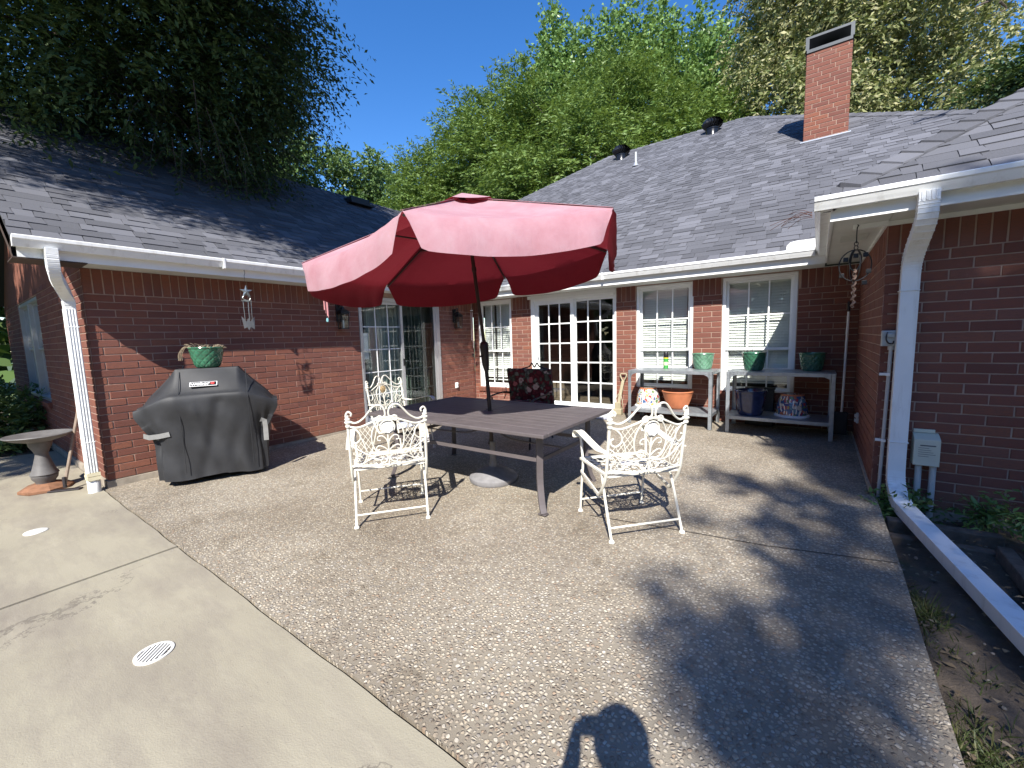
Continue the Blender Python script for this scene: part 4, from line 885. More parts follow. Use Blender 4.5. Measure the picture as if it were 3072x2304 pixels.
# ------------------------------------------------------------------ patio table
TX0, TX1, TY0, TY1, TZ = -3.56, -1.53, 2.47, 3.71, .715
tx, ty = (TX0 + TX1) / 2, (TY0 + TY1) / 2
t = thing('patio_table', 'long taupe slatted metal table under the red umbrella', 'table', (tx, ty, gz(ty)))
M['taupe'] = mat('taupe_metal', (.105, .09, .092), .5, .0, var=.13, scale=7, dirt=.18, spec=.45)
zt = TZ - gz(ty); hw, hd = (TX1 - TX0) / 2, (TY1 - TY0) / 2
for (a0, a1, c0, c1) in ((-hw, hw, -hd, -hd + .075), (-hw, hw, hd - .075, hd), (-hw, -hw + .075, -hd + .077, hd - .077), (hw - .075, hw, -hd + .077, hd - .077)):
    MB().box(a0, a1, c0, c1, zt - .03, zt).build('rim', M['taupe'], t, bevel=.006)
ns = 10; sw = (2 * hd - .154) / ns
for side in (-1, 1):
    for k in range(ns):
        y0 = -hd + .077 + k * sw; x0, x1 = (-hw + .077, -.002) if side < 0 else (.002, hw - .077)
        if k in (4, 5) and True:
            pass
        MB().box(x0, x1, y0 + .003, y0 + sw - .003, zt - .02, zt - .003).build('slat', M['taupe'], t, bevel=.003)
MB().lathe([(.03, zt - .02), (.045, zt - .02), (.045, zt + .004), (.03, zt + .004)], 24, Matrix.Translation((.0, .03, 0))).build('umbrella_ring', M['taupe'], t)
for sx in (-1, 1):
    for sy in (-1, 1):
        px, py = sx * (hw - .16), sy * (hd - .2); fx, fy = sx * (hw - .13), sy * (hd - .18)
        b = MB(); b.sweep(catmull([(px, py, zt - .03), (px - sx * .0, py, zt * .7), (px - sx * .012, py - sy * .015, zt * .4), (fx - sx * .015, fy - sy * .01, .1), (fx + sx * .015, fy + sy * .01, .01)], 4), .05, .035, (sx * .7, -sy * .7, 0)); b.box(fx - .03, fx + .04, fy - .025, fy + .025, 0, .012); b.build('leg', M['taupe'], t, bevel=.004)
for (a, c) in (((-hw + .16, -hd + .2), (hw - .16, -hd + .2)), ((-hw + .16, hd - .2), (hw - .16, hd - .2)), ((-hw + .16, -hd + .2), (-hw + .16, hd - .2)), ((hw - .16, -hd + .2), (hw - .16, hd - .2))):
    MB().bar((*a, zt - .06), (*c, zt - .06), .03, .04).build('apron', M['taupe'], t); MB().bar((*a, .42), (*c, .42), .018, .03).build('stretcher', M['taupe'], t)
b = MB(); b.tube(catmull([(-hw + .16, 0, .42), (-.3, 0, .43), (-.06, .03, .5)], 4), .008, 6); b.tube(catmull([(hw - .16, 0, .42), (.3, 0, .43), (.06, .03, .5)], 4), .008, 6); b.lathe([(.05, .49), (.06, .5), (.05, .51)], 20, Matrix.Translation((0, .03, 0))); b.build('brace', M['taupe'], t)
# ------------------------------------------------------------------ umbrella
UB = V(-2.49, 3.09, gz(3.09)); UC = V(-2.578, 3.0, 2.156); UN = (V(-2.62, 2.985, 2.65) - V(-2.578, 3.0, 2.156)).normalized(); UN = V(-.085, -.036, .9957).normalized()
UR = 1.42; rib_px = [V(-1.99, 1.706, 2.157), V(-1.169, 2.86, 2.268), V(-1.757, 4.151, 2.265), V(-3.164, 4.29, 2.154), V(-3.985, 3.137, 2.044), V(-3.397, 1.846, 2.046)]
t = thing('patio_umbrella', 'faded red six sided patio umbrella on dark pole through the table', 'umbrella', UB)
UM = Matrix.Translation(-UB)
def ub(b, nm, m_, par=t, **kw):
    b.v = [tuple(Vector(v) - UB) for v in b.v]
    if nm in ('canopy_panel', 'vent_cap'):                # outside of the cloth faces up
        f = b.f[len(b.f) // 3]; p = [Vector(b.v[i]) for i in f[:3]]
        if (p[1] - p[0]).cross(p[2] - p[0]).z < 0: b.f = [tuple(reversed(f)) for f in b.f]
    return b.build(nm, m_, par, **kw)
bz = mat('bronze_pole', (.035, .026, .024), .4, .4, var=.15)
apex = UC + UN * .545 + V(-.03, .0, 0); hub = UC + UN * .06
pole_mid = V(-2.545, 3.085, 1.36)
b = MB(); b.tube([UB + V(0, 0, .1), V(-2.52, 3.10, .8), pole_mid], .019, 12); b.tube([pole_mid, hub, apex], .0165, 12); ub(b, 'pole', bz, smooth=True)
b = MB(); b.tube([pole_mid + V(.012, .01, -.26), pole_mid + V(.007, .005, -.2), pole_mid + V(0, 0, -.03), pole_mid + V(0, 0, .0), pole_mid + V(-.001, 0, .02)], [.022, .034, .042, .038, .02], 10); b.tube([pole_mid + V(0, -.03, -.12), pole_mid + V(.0, -.07, -.12)], .008, 6); ub(b, 'crank_housing', bz, smooth=True)
b = MB(); dirp = (hub - pole_mid).normalized(); b.tube([hub - dirp * .02, hub + dirp * .0, hub + dirp * .05], [.03, .04, .03], 12); b.tube([hub - dirp * .2, hub - dirp * .16], .022, 10); b.tube([apex - UN * .06, apex - UN * .01], .03, 12); ub(b, 'hub', bz, smooth=True)
def cloth():
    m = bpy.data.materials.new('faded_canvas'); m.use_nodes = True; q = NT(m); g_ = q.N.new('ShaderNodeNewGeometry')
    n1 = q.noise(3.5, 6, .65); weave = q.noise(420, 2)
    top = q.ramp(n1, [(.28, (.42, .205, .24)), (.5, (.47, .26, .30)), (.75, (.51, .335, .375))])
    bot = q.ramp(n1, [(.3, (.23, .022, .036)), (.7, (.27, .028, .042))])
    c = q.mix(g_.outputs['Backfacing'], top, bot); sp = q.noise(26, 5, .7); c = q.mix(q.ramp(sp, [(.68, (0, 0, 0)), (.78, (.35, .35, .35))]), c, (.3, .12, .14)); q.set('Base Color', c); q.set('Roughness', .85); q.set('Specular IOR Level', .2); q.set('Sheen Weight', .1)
    q.bump(q.math('ADD', weave, q.math('ADD', q.math('MULTIPLY', q.noise(7, 5), 2.5), q.math('MULTIPLY', q.noise(1, 4, .6, q.mapped((30, 30, 4))), 1.2))), .4, .008)
    tl = q.N.new('ShaderNodeBsdfTranslucent'); tl.inputs[0].default_value = (.28, .018, .032, 1); mx = q.N.new('ShaderNodeMixShader'); mx.inputs[0].default_value = .22
    q.L.new(q.N['Principled BSDF'].outputs[0], mx.inputs[1]); q.L.new(tl.outputs[0], mx.inputs[2]); q.L.new(mx.outputs[0], q.N['Material Output'].inputs[0]); return m
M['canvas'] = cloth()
def edgept(i, s):                                         # point on the canopy edge between ribs i and i+1; the cloth sags in between the ribs
    a, c = rib_px[i % 6], rib_px[(i + 1) % 6]; p = a.lerp(c, s); k = 4 * s * (1 - s); mid = (UC - p); mid.z = 0
    return p - mid.normalized() * (.03 * k) * -1 * 0 + mid.normalized() * (.02 * k) - UN * (.05 * k)
panel_edges = []
for i in range(6):
    b = MB(); nr, ns_ = 14, 28
    for r in range(nr + 1):
        for s in range(ns_ + 1):
            f = .075 + .925 * r / nr; S_ = s / ns_; e = edgept(i, S_); a0 = apex - UN * .03
            p = a0.lerp(e, f); kk = 4 * S_ * (1 - S_); p -= UN * (.03 * kk * math.sin(PI * f)) 
            b.v.append(tuple(p + UN * (.002 * math.sin(17 * S_ + 9 * f + i) + .006 * math.sin(60 * min(S_, 1 - S_) + 3 * f) * math.exp(-min(S_, 1 - S_) * 9) * f)))
    # valance hanging from the edge, with a notch at each rib
    base = len(b.v); nv = 7; ns2 = 28
    for r in range(nr):
        for s in range(ns_): q = r * (ns_ + 1) + s; b.f.append((q, q + ns_ + 1, q + ns_ + 2, q + 1))
    ring = [[nr * (ns_ + 1) + s for s in range(ns2 + 1)]]
    for r in range(1, nv + 1):
        ring.append([])
        for s in range(ns2 + 1):
            S_ = s / ns2; e = edgept(i, S_); out = (e - UC); out.z = 0; out.normalize()
            ln = .245 * (1 - .78 * math.exp(-((min(S_, 1 - S_)) / .045) ** 2)) * (.88 + .12 * math.sin(PI * S_))
            f = r / nv; fl = .010 * math.sin(S_ * 9 + i * 2) * f + .005 * math.sin(S_ * 31 + i) * f; curl = .05 * (1 - (1 - f) ** 2.2) * min(1, 6 * min(S_, 1 - S_) + .2)
            pull = .035 * f * (math.exp(-((S_) / .06) ** 2) - math.exp(-((1 - S_) / .06) ** 2)); al = (rib_px[(i + 1) % 6] - rib_px[i]).normalized()
            wrk = .008 * math.sin(70 * min(S_, 1 - S_) - 6 * f) * math.exp(-min(S_, 1 - S_) * 8) * f
            ring[-1].append(len(b.v)); b.v.append(tuple(e + out * (curl + fl + wrk) + V(0, 0, -ln * f ** 1.15) + al * pull))
    for r in range(nv):
        for s in range(ns2): b.f.append((ring[r][s], ring[r + 1][s], ring[r + 1][s + 1], ring[r][s + 1]))
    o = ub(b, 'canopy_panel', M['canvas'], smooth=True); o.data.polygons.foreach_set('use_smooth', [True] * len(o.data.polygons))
for i in range(6):                                        # seams along the ribs and the stitched hem
    b = MB(); a0 = apex - UN * .022; b.sweep([a0.lerp(rib_px[i], f_) + UN * .006 for f_ in (.08, .3, .6, .85, 1.0)], .022, .003, (rib_px[(i + 1) % 6] - rib_px[i - 1]))
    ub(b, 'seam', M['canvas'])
for i in range(6):                                        # vent cap
    b = MB()
    for r in range(4):
        for s in range(7):
            S_ = s / 6; e = apex.lerp(edgept(i, S_), .235 * r / 3) + UN * (.022 - .012 * (r / 3) + .016 * 4 * S_ * (1 - S_) * (r == 3) * (1 if i % 2 else .3)); b.v.append(tuple(e))
    for r in range(3):
        for s in range(6): q = r * 7 + s; b.f.append((q, q + 7, q + 8, q + 1))
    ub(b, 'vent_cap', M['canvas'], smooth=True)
for i in range(6):
    e = rib_px[i]; a0 = apex - UN * .045; b = MB(); b.tube([a0, a0.lerp(e, .5) - UN * .026, e.lerp(a0, .01) - UN * .026], .009, 6); b.tube([hub + UN * .02, a0.lerp(e, .52) - UN * .02], .008, 6); ub(b, 'rib', bz)
b = MB(); b.lathe([(.0, 0), (.225, 0), (.235, .02), (.232, .045), (.21, .06), (.195, .066), (.185, .075), (.12, .112), (.06, .128), (.04, .14), (.03, .2), (.026, .38), (.0, .38)], 40)
b.build('base', mat('grey_base', (.2, .195, .2), .7, var=.15, scale=20, dirt=.2), t, smooth=True)
# ------------------------------------------------------------------ white wrought iron chairs
def iron_mat(name, rust):
    m = bpy.data.materials.new(name); m.use_nodes = True; q = NT(m); oc = q.N.new('ShaderNodeTexCoord').outputs['Object']
    c = q.ramp(q.noise(9, 4, vec=oc), [(.3, (.62, .6, .52)), (.7, (.72, .7, .62))]); r = q.noise(11, 6, .7, vec=oc)
    c = q.mix(q.ramp(r, [(rust, (0, 0, 0)), (rust + .05, (1, 1, 1))]), c, q.ramp(q.noise(60, 3, vec=oc), [(.3, (.16, .045, .015)), (.7, (.36, .14, .05))])); q.set('Base Color', c); q.set('Roughness', .6); q.bump(q.noise(130, 3, vec=oc), .3, .002); return m
M['iron'] = iron_mat('white_iron', .685); M['iron2'] = iron_mat('white_iron_rusty', .63)
def spiral(c, r0, r1, a0, a1, n=16):                      # in the x-z plane of the back
    return [(c[0] + (r0 + (r1 - r0) * k / n) * math.cos(a0 + (a1 - a0) * k / n), c[1] + (r0 + (r1 - r0) * k / n) * math.sin(a0 + (a1 - a0) * k / n)) for k in range(n + 1)]
def make_chair(label, im, medal):
    t = thing('iron_chair', label, 'chair', (0, 0, 0), 0, 'white scrolled iron chairs round the table')
    hw = .275
    def Bk(x, z): return V(x, -.235 - .16 * (z - .45) - .05 * math.cos(x / hw * PI / 2), z)   # the leaning, slightly bowed back
    def tb(b, pts, r=.0055, n=5, sm=0): b.tube([Bk(x, z) for x, z in (catmull2(pts, sm) if sm else pts)], r * .86, n)
    def catmull2(pts, k): return [(p.x, p.y) for p in catmull([(x, z, 0) for x, z in pts], k)]
    # posts and rails
    for s in (-1, 1):
        b = MB(); b.tube([Bk(s * hw, .8), Bk(s * hw, .46), V(s * hw, -.215, .40), V(s * hw, -.17, .33), V(s * hw, -.12, .27), V(s * hw, -.10, .262)], .011, 7); b.build('back_post', im, t, smooth=True)
        b = MB(); p = Bk(s * hw, .8); b.lathe([(0, -.035), (.016, -.03), (.018, -.02), (.012, -.012), (.022, 0), (.024, .008), (.014, .016), (.02, .026), (.018, .034), (.008, .042), (.012, .05), (.008, .06), (0, .066)], 8, Matrix.Translation(p), lambda a, z: .003 * math.sin(a * 4)); b.build('finial', im, t, smooth=True)
    b = MB(); tb(b, [(-hw, .462), (-.1, .462), (.1, .462), (hw, .462)], .009, 6); b.build('back_rail', im, t)
    # crest: two mirrored S scrolls meeting in the middle
    b = MB()
    for s in (-1, 1):
        pts = [(s * .035, .815), (s * .062, .806), (s * .07, .828), (s * .052, .842), (s * .03, .834), (s * .012, .85), (s * .018, .895), (s * .045, .925), (s * .082, .922), (s * .115, .89), (s * .16, .835), (s * .215, .80), (s * .262, .812), (s * .285, .85), (s * .268, .884), (s * .246, .87), (s * .25, .852)]
        tb(b, pts, .0085, 6, 4)
    b.build('crest_scroll', im, t, smooth=True)
    b = MB(); arch = [(-.262, .77), (-.2, .765), (-.12, .795), (-.05, .826), (0, .832), (.05, .826), (.12, .795), (.2, .765), (.262, .77)]; tb(b, arch, .0085, 6, 4)
    for s in (-1, 1):                                     # big C scrolls under the crest ends, the inner arch
        tb(b, [(s * .262, .77), (s * .235, .76), (s * .2, .72), (s * .195, .675), (s * .225, .645), (s * .255, .655), (s * .262, .685), (s * .245, .70)], .0075, 6, 4)
        tb(b, [(0, .828), (s * .06, .81), (s * .105, .74), (s * .115, .66), (s * .095, .585), (s * .05, .555), (0, .55)], .0065, 6, 4)
        tb(b, [(s * .195, .70), (s * .17, .63), (s * .155, .56), (s * .18, .49), (s * .225, .475), (s * .25, .49), (s * .242, .508)], .0055, 5, 4)
        tb(b, [(s * .27, .63), (s * .2, .58), (s * .12, .54), (s * .05, .545), (s * .012, .53), (s * .02, .49), (s * .05, .48), (s * .06, .50), (s * .042, .51)], .0055, 5, 4)
        tb(b, [(0, .57), (s * .03, .60), (s * .065, .615), (s * .085, .60), (s * .08, .58), (s * .062, .585)], .0055, 5, 4)
        tb(b, [(0, .61), (s * .012, .66), (s * .04, .69), (s * .07, .685), (s * .075, .66), (s * .055, .655)], .0055, 5, 4)
        tb(b, [(s * .06, .5), (s * .12, .52), (s * .2, .475), (s * .26, .468)], .005, 5, 4)
    tb(b, [(0, .47), (0, .545)], .006); tb(b, [(0, .55), (0, .62), (0, .70)], .0075)
    b.build('scrollwork', im, t, smooth=True)
    b = MB(); tb(b, spiral((0, .757), .052, .052, 0, 2 * PI, 24), .006, 6); b.build('medallion_ring', im, t, smooth=True)
    b = MB(); P = Bk(0, .757); Mm = Matrix.Translation(P) @ Matrix.Rotation(PI / 2 - .16, 4, 'X')
    b.lathe([(0, .012), (.012, .012), (.014, .006), (.024, .009), (.03, .004), (.042, .006), (.046, 0), (.042, -.006), (.03, -.004), (.024, -.009), (.014, -.006), (0, -.012)], 24, Mm, lambda a, z: .003 * math.sin(a * 8)); b.build('medallion', medal, t, smooth=True)
    for s in (-1, 1):                                     # lattice either side of the arch
        b = MB(); pg_ = [(.112, .585), (.118, .70), (.095, .775), (.14, .785), (.2, .762), (.192, .69), (.21, .65), (.262, .645), (.258, .5), (.19, .488), (.16, .55), (.13, .50), (.085, .545)]
        def inside(x, z):
            c_ = False
            for (xa, za), (xb, zb) in zip(pg_, pg_[1:] + pg_[:1]):
                if (za > z) != (zb > z) and x < (xb - xa) * (z - za) / (zb - za) + xa: c_ = not c_
            return c_
        for sl in (1.45, -1.45):
            for k in range(-12, 24):
                z0_ = .40 + k * .052 - (.2 * sl if sl > 0 else 0) + (.0 if sl > 0 else .29 * 1.45 * .35); run = []
                for j in range(40):
                    x = .08 + .19 * j / 39; z = z0_ + sl * (x - .08)
                    if inside(x, z): run.append((s * x, z))
                    else:
                        if len(run) > 3: tb(b, [run[0], run[len(run) // 2], run[-1]], .0026, 4)
                        run = []
                if len(run) > 3: tb(b, [run[0], run[len(run) // 2], run[-1]], .0026, 4)
        b.build('lattice', im, t)
    # seat: frame with scrolled infill
    b = MB(); zs = .43; q = [(-.255, -.225), (.255, -.225), (.262, .235), (-.262, .235)]
    for i in range(4): b.bar((*q[i], zs), (*q[(i + 1) % 4], zs), .022, .014)
    b.build('seat_frame', im, t)
    b = MB(); F = lambda x, y: (x, y, zs + .004)
    for s in (-1, 1):
        for e in (-1, 1):
            b.tube(catmull([F(0, 0), F(s * .06, e * .02), F(s * .12, e * .07), F(s * .1, e * .14), F(s * .045, e * .13), F(s * .05, e * .09)], 4), .0042, 5)
            b.tube(catmull([F(s * .25, 0), F(s * .2, e * .05), F(s * .21, e * .13), F(s * .17, e * .19), F(s * .11, e * .2), F(s * .12, e * .16)], 4), .0042, 5)
            b.tube(catmull([F(0, e * .22), F(s * .06, e * .17), F(s * .15, e * .2), F(s * .25, e * .22)], 4), .0042, 5); b.tube(catmull([F(0, 0), F(s * .09, 0), F(s * .17, e * .02), F(s * .25, e * .08)], 4), .0042, 5)
            b.tube(catmull([F(0, 0), F(s * .02, e * .08), F(0, e * .15), F(0, e * .22)], 4), .0042, 5); b.tube([F(0, e * .02), F(s * .25, e * .15)], .0035, 4)
            b.tube(catmull([F(s * .03, e * .22), F(s * .1, e * .11), F(s * .19, e * .12), F(s * .25, e * .2)], 4), .0035, 4)
    for k in range(-4, 5): b.tube([F(k * .055, -.22), F(k * .055 + .02 * math.sin(k), 0), F(k * .055, .23)], .003, 4)
    b.build('seat_scrolls', im, t)
    MB().lathe([(0, .012), (.02, .01), (.045, .004), (.05, 0), (.0, -.006)], 18, Matrix.Translation((0, 0, zs + .003)), lambda a, z: .004 * math.sin(a * 8)).build('seat_rosette', medal, t, smooth=True)
    # folding legs
    for s in (-1, 1):
        x = s * (hw - .012)
        b = MB(); b.tube([V(x, -.285, .004), V(x, -.19, .26), V(x - s * .004, -.13, .42)], .0095, 7); b.lathe([(.02, 0), (.018, .012), (.01, .02)], 10, Matrix.Translation((x, -.285, 0))); b.build('leg', im, t, smooth=True)
        b = MB(); b.tube([V(x, .255, .004), V(x, .222, .24), V(x, .20, .345), V(x, .19, .42), V(x + s * .005, .20, .52), V(x + s * .01, .215, .63)], .0095, 7); b.lathe([(.02, 0), (.018, .012), (.01, .02)], 10, Matrix.Translation((x, .255, 0))); b.build('leg', im, t, smooth=True)
        b = MB(); b.bar((x + s * .012, .205, .34), (x + s * .012, -.12, .265), .008, .022); b.build('brace', im, t)
        b = MB(); arm = catmull([Bk(s * hw, .60), V(s * (hw + .01), -.14, .595), V(s * (hw + .015), .02, .625), V(s * (hw + .015), .16, .652), V(s * (hw + .015), .232, .65), V(s * (hw + .015), .262, .622), V(s * (hw + .015), .25, .597), V(s * (hw + .015), .233, .603)], 5)
        b.sweep(arm, .052, .005, (1, 0, 0)); b.tube([p + V(.026, 0, .002) for p in arm], .004, 5); b.tube([p + V(-.026, 0, .002) for p in arm], .004, 5); b.build('armrest', im, t, smooth=True)
    MB().tube([(-.262, -.255, .085), (.262, -.255, .085)], .0075, 7).build('stretcher', im, t, smooth=True); MB().tube([(-.262, .242, .1), (.262, .242, .1)], .0075, 7).build('stretcher', im, t, smooth=True)
    return t
M['medal'] = mat('white_rosette', (.72, .72, .7), .5, var=.05); M['medal2'] = mat('yellowed_rosette', (.52, .38, .2), .6, var=.3, scale=30)
ch = make_chair('white scrolled iron chair at the near side of the table, nearest the grill', M['iron'], M['medal'])
def place(o, x, y, f): o.location = (x, y, gz(y)); o.rotation_euler = (0, 0, math.atan2(f[1], f[0]) - PI / 2)
place(ch, -2.795, 2.125, (-.79, .61))
c2 = copy_tree(ch); c2['label'] = 'white scrolled iron chair at the table end nearest the tree shade, arms spread'; place(c2, -1.085, 2.90, (-.75, .66))
c3 = make_chair('rusty white iron chair with yellowed rosette before the curtained sliding door', M['iron2'], M['medal2']); place(c3, -4.13, 3.37, (.995, .06))
# ------------------------------------------------------------------ chair with flowered cushion, facing the camera across the table
t = thing('cushioned_chair', 'black metal chair with tall dark floral cushion behind the table', 'chair', (-3.05, 4.42, gz(4.42)), PI + .05)
bl = M['blackmetal']
for s in (-1, 1):
    MB().tube(catmull([(s * .3, .34, 0), (s * .28, .27, .25), (s * .27, .25, .42), (s * .28, .27, .6)], 4), .012, 7).build('leg', bl, t, smooth=True)
    MB().tube(catmull([(s * .27, -.32, 0), (s * .26, -.25, .25), (s * .26, -.24, .5), (s * .26, -.33, .92)], 4), .012, 7).build('leg', bl, t, smooth=True)
    b = MB(); b.tube(catmull([(s * .27, -.27, .58), (s * .33, -.1, .62), (s * .34, .15, .61), (s * .33, .3, .585), (s * .34, .33, .55), (s * .33, .30, .53)], 5), .011, 7); b.build('armrest', bl, t, smooth=True)
b = MB(); b.tube(catmull([(-.26, -.33, .9), (-.14, -.34, .93), (-.07, -.345, .955), (-.04, -.345, .995), (0, -.345, .94), (.04, -.345, .995), (.07, -.345, .955), (.14, -.34, .93), (.26, -.33, .9)], 6), .009, 7); b.build('back_frame', bl, t, smooth=True)
b = MB(); b.bar((-.28, .26, .42), (.28, .26, .42), .02, .03); b.bar((-.27, -.25, .42), (.27, -.25, .42), .02, .03); b.bar((-.28, -.25, .42), (-.28, .26, .42), .02, .03, (0, 0, 1)); b.bar((.28, -.25, .42), (.28, .26, .42), .02, .03, (0, 0, 1)); b.build('seat_frame', bl, t)
m = bpy.data.materials.new('floral_cloth'); m.use_nodes = True; q = NT(m); oc = q.N.new('ShaderNodeTexCoord').outputs['Object']
wv = q.noise(9, 3, vec=oc); vm = q.N.new('ShaderNodeVectorMath'); vm.operation = 'MULTIPLY_ADD'; q.L.new(q.N[wv.node.name].outputs[1], vm.inputs[0]); vm.inputs[1].default_value = (.09, .09, .09); q.L.new(oc, vm.inputs[2])
v = q.N.new('ShaderNodeTexVoronoi'); v.inputs['Scale'].default_value = 22; q.L.new(vm.outputs[0], v.inputs['Vector']); s_ = q.N.new('ShaderNodeSeparateColor'); q.L.new(v.outputs['Color'], s_.inputs[0])
base = q.ramp(s_.outputs[0], [(0, (.13, .014, .02)), (.3, (.17, .02, .03)), (.5, (.07, .1, .07)), (.66, (.2, .22, .18)), (.78, (.1, .12, .085)), (.9, (.14, .015, .022))], 'CONSTANT')
pt = q.ramp(v.outputs['Distance'], [(.0, (1, 1, 1)), (.35, (.8, .8, .8)), (.6, (.35, .35, .35))]); base = q.mix(1.0, base, pt, 'MULTIPLY')
v3 = q.N.new('ShaderNodeTexVoronoi'); v3.inputs['Scale'].default_value = 8; q.L.new(oc, v3.inputs['Vector']); s3 = q.N.new('ShaderNodeSeparateColor'); q.L.new(v3.outputs['Color'], s3.inputs[0])
petal = q.math('ADD', v3.outputs['Distance'], q.math('MULTIPLY', q.noise(26, 2, vec=oc), .55))   # ragged blossoms
fl = q.ramp(s3.outputs[0], [(0, (.5, .38, .34)), (.4, (.4, .12, .13)), (.7, (.42, .36, .33))], 'CONSTANT'); fl = q.mix(q.ramp(v3.outputs['Distance'], [(.04, (1, 1, 1)), (.14, (0, 0, 0))]), fl, (.2, .03, .03))
c = q.mix(q.math('MULTIPLY', q.ramp(petal, [(.56, (1, 1, 1)), (.6, (0, 0, 0))]), q.math('GREATER_THAN', s3.outputs[1], .3)), base, fl); q.set('Base Color', c); q.set('Roughness', .9)
def cushion(nm, w_, h_, d_, Mx):
    b = MB(); n = 10
    for i in range(n + 1):
        for j in range(n + 1):
            for sd in (1,):
                x, z = -1 + 2 * i / n, -1 + 2 * j / n; b.v.append(tuple(Mx @ V(x * w_ / 2, d_ / 2 * (1 - .55 * max(abs(x), abs(z)) ** 6) + .006 * math.sin(x * 5 + z * 4), z * h_ / 2)))
    k = (n + 1) ** 2
    for i in range(n + 1):
        for j in range(n + 1): x, z = -1 + 2 * i / n, -1 + 2 * j / n; b.v.append(tuple(Mx @ V(x * w_ / 2, -d_ / 2 * (1 - .55 * max(abs(x), abs(z)) ** 6), z * h_ / 2)))
    for i in range(n):
        for j in range(n): a = i * (n + 1) + j; b.f.append((a, a + n + 1, a + n + 2, a + 1)); b.f.append((k + a, k + a + 1, k + a + n + 2, k + a + n + 1))
    ring = [i * (n + 1) for i in range(n)] + [n * (n + 1) + j for j in range(n)] + [(n - i) * (n + 1) + n for i in range(n)] + [n - j for j in range(n)]
    for i in range(len(ring)): a, c_ = ring[i], ring[(i + 1) % len(ring)]; b.f.append((a, c_, k + c_, k + a))
    return b.build(nm, m, t, smooth=True)
cushion('back_cushion', .66, .48, .1, Matrix.Translation((0, -.225, .69)) @ Matrix.Rotation(-.14, 4, 'X')); cushion('seat_cushion', .56, .5, .09, Matrix.Translation((0, .02, .475)) @ Matrix.Rotation(PI / 2, 4, 'X'))
b = MB(); b.tube(catmull([(.31, -.2, .72), (.35, -.17, .7), (.34, -.15, .6), (.37, -.14, .52)], 4), .006, 5); b.tube(catmull([(-.3, -.2, .8), (-.34, -.16, .74), (-.36, -.15, .66)], 4), .006, 5); b.build('cushion_tie', m, t)
# ------------------------------------------------------------------ mats at the doors
def doormat(P, w_, d_, rz, label, cols):
    m = bpy.data.materials.new('woven_mat'); m.use_nodes = True; q = NT(m); v = q.N.new('ShaderNodeTexVoronoi'); v.inputs['Scale'].default_value = 16; q.L.new(q.pos(), v.inputs['Vector']); s_ = q.N.new('ShaderNodeSeparateColor'); q.L.new(v.outputs['Color'], s_.inputs[0])
    q.set('Base Color', q.ramp(s_.outputs[0], [(0, cols[0]), (.4, cols[1]), (.7, cols[2])], 'CONSTANT')); q.set('Roughness', .95)
    b = MB(); n = 14
    for i in range(n + 1):
        for j in (0, 1): b.v.append((-w_ / 2 + w_ * i / n, (-d_ / 2 + d_ * j), .012 + .003 * math.sin(i * 1.7)))
    for i in range(n): b.f.append((2 * i, 2 * i + 2, 2 * i + 3, 2 * i + 1))
    o = b.build('doormat', m, None, solid=.012); o.location = P; o.rotation_euler = (math.atan(.018) * math.cos(rz), math.atan(.018) * math.sin(rz), rz); tag(o, label, 'doormat', 'patterned mats at the sliding doors')
doormat((-5.35, 4.55, gz(4.55)), .95, .55, PI / 2, 'pale blue and white patterned mat before the curtained door', ((.42, .45, .56), (.62, .62, .66), (.3, .32, .45)))
doormat((-3.35, 6.33, gz(6.33)), 1.5, .52, 0, 'grey and white patterned mat along the white sliding door', ((.5, .5, .53), (.7, .69, .66), (.2, .21, .28)))
# ------------------------------------------------------------------ hanging ornaments
t = thing('wind_chime', 'metal wind chime with star and angel hanging above the grill', 'wind chime', (-5.40, 2.24, 2.262), 0, 'wind chimes under the left eave')
gm = mat('dull_metal', (.3, .33, .33), .35, .7, var=.2)
b = MB(); b.tube(catmull([(0, 0, .0), (.015, 0, .01), (.02, 0, -.03), (0, 0, -.05), (0, 0, -.085)], 4), .003, 5); b.tube([(0, 0, -.085), (0, 0, -.2)], .001, 4); b.build('hook', M['blackmetal'], t)
b = MB(); star = [V(.012, (.075 if k % 2 == 0 else .028) * math.cos(PI / 2 + k * PI / 5), -.235 + (.075 if k % 2 == 0 else .028) * math.sin(PI / 2 + k * PI / 5)) for k in range(10)]
for k in range(10): b.add([star[k], star[(k + 1) % 10], V(.022, 0, -.235), V(.002, 0, -.235)], [(0, 1, 2), (1, 0, 3)])
b.tube(spiral3 := catmull([(0, .04, -.3), (0, .0, -.27), (0, -.04, -.31), (0, .02, -.34), (0, .045, -.31)], 4), .006, 5); b.lathe([(.05, -.345), (.055, -.34), (.05, -.335)], 14); b.build('star', gm, t)
b = MB()
for k in range(5): a = 2 * PI * k / 5; b.tube([(.04 * math.cos(a), .045 * math.sin(a), -.34), (.034 * math.cos(a), .04 * math.sin(a), -.56)], .0028, 5)
b.build('chime_tube', gm, t)
b = MB(); b.add([V(.004, y, z) for y, z in ((-.05, -.66), (-.07, -.52), (-.02, -.58), (0, -.54), (.02, -.58), (.07, -.52), (.06, -.67), (.02, -.64), (0, -.68), (-.02, -.645))] + [V(-.004, y, z) for y, z in ((-.05, -.66), (-.07, -.52), (-.02, -.58), (0, -.54), (.02, -.58), (.07, -.52), (.06, -.67), (.02, -.64), (0, -.68), (-.02, -.645))], [tuple(range(10)), tuple(reversed(range(10, 20)))] + [(i, (i + 1) % 10, 10 + (i + 1) % 10, 10 + i) for i in range(10)]); b.build('angel', gm, t)
t = thing('wind_chime', 'pink tube wind chime with blue bead hanging beside the red umbrella', 'wind chime', (-5.40, 3.23, 2.262), 0, 'wind chimes under the left eave')
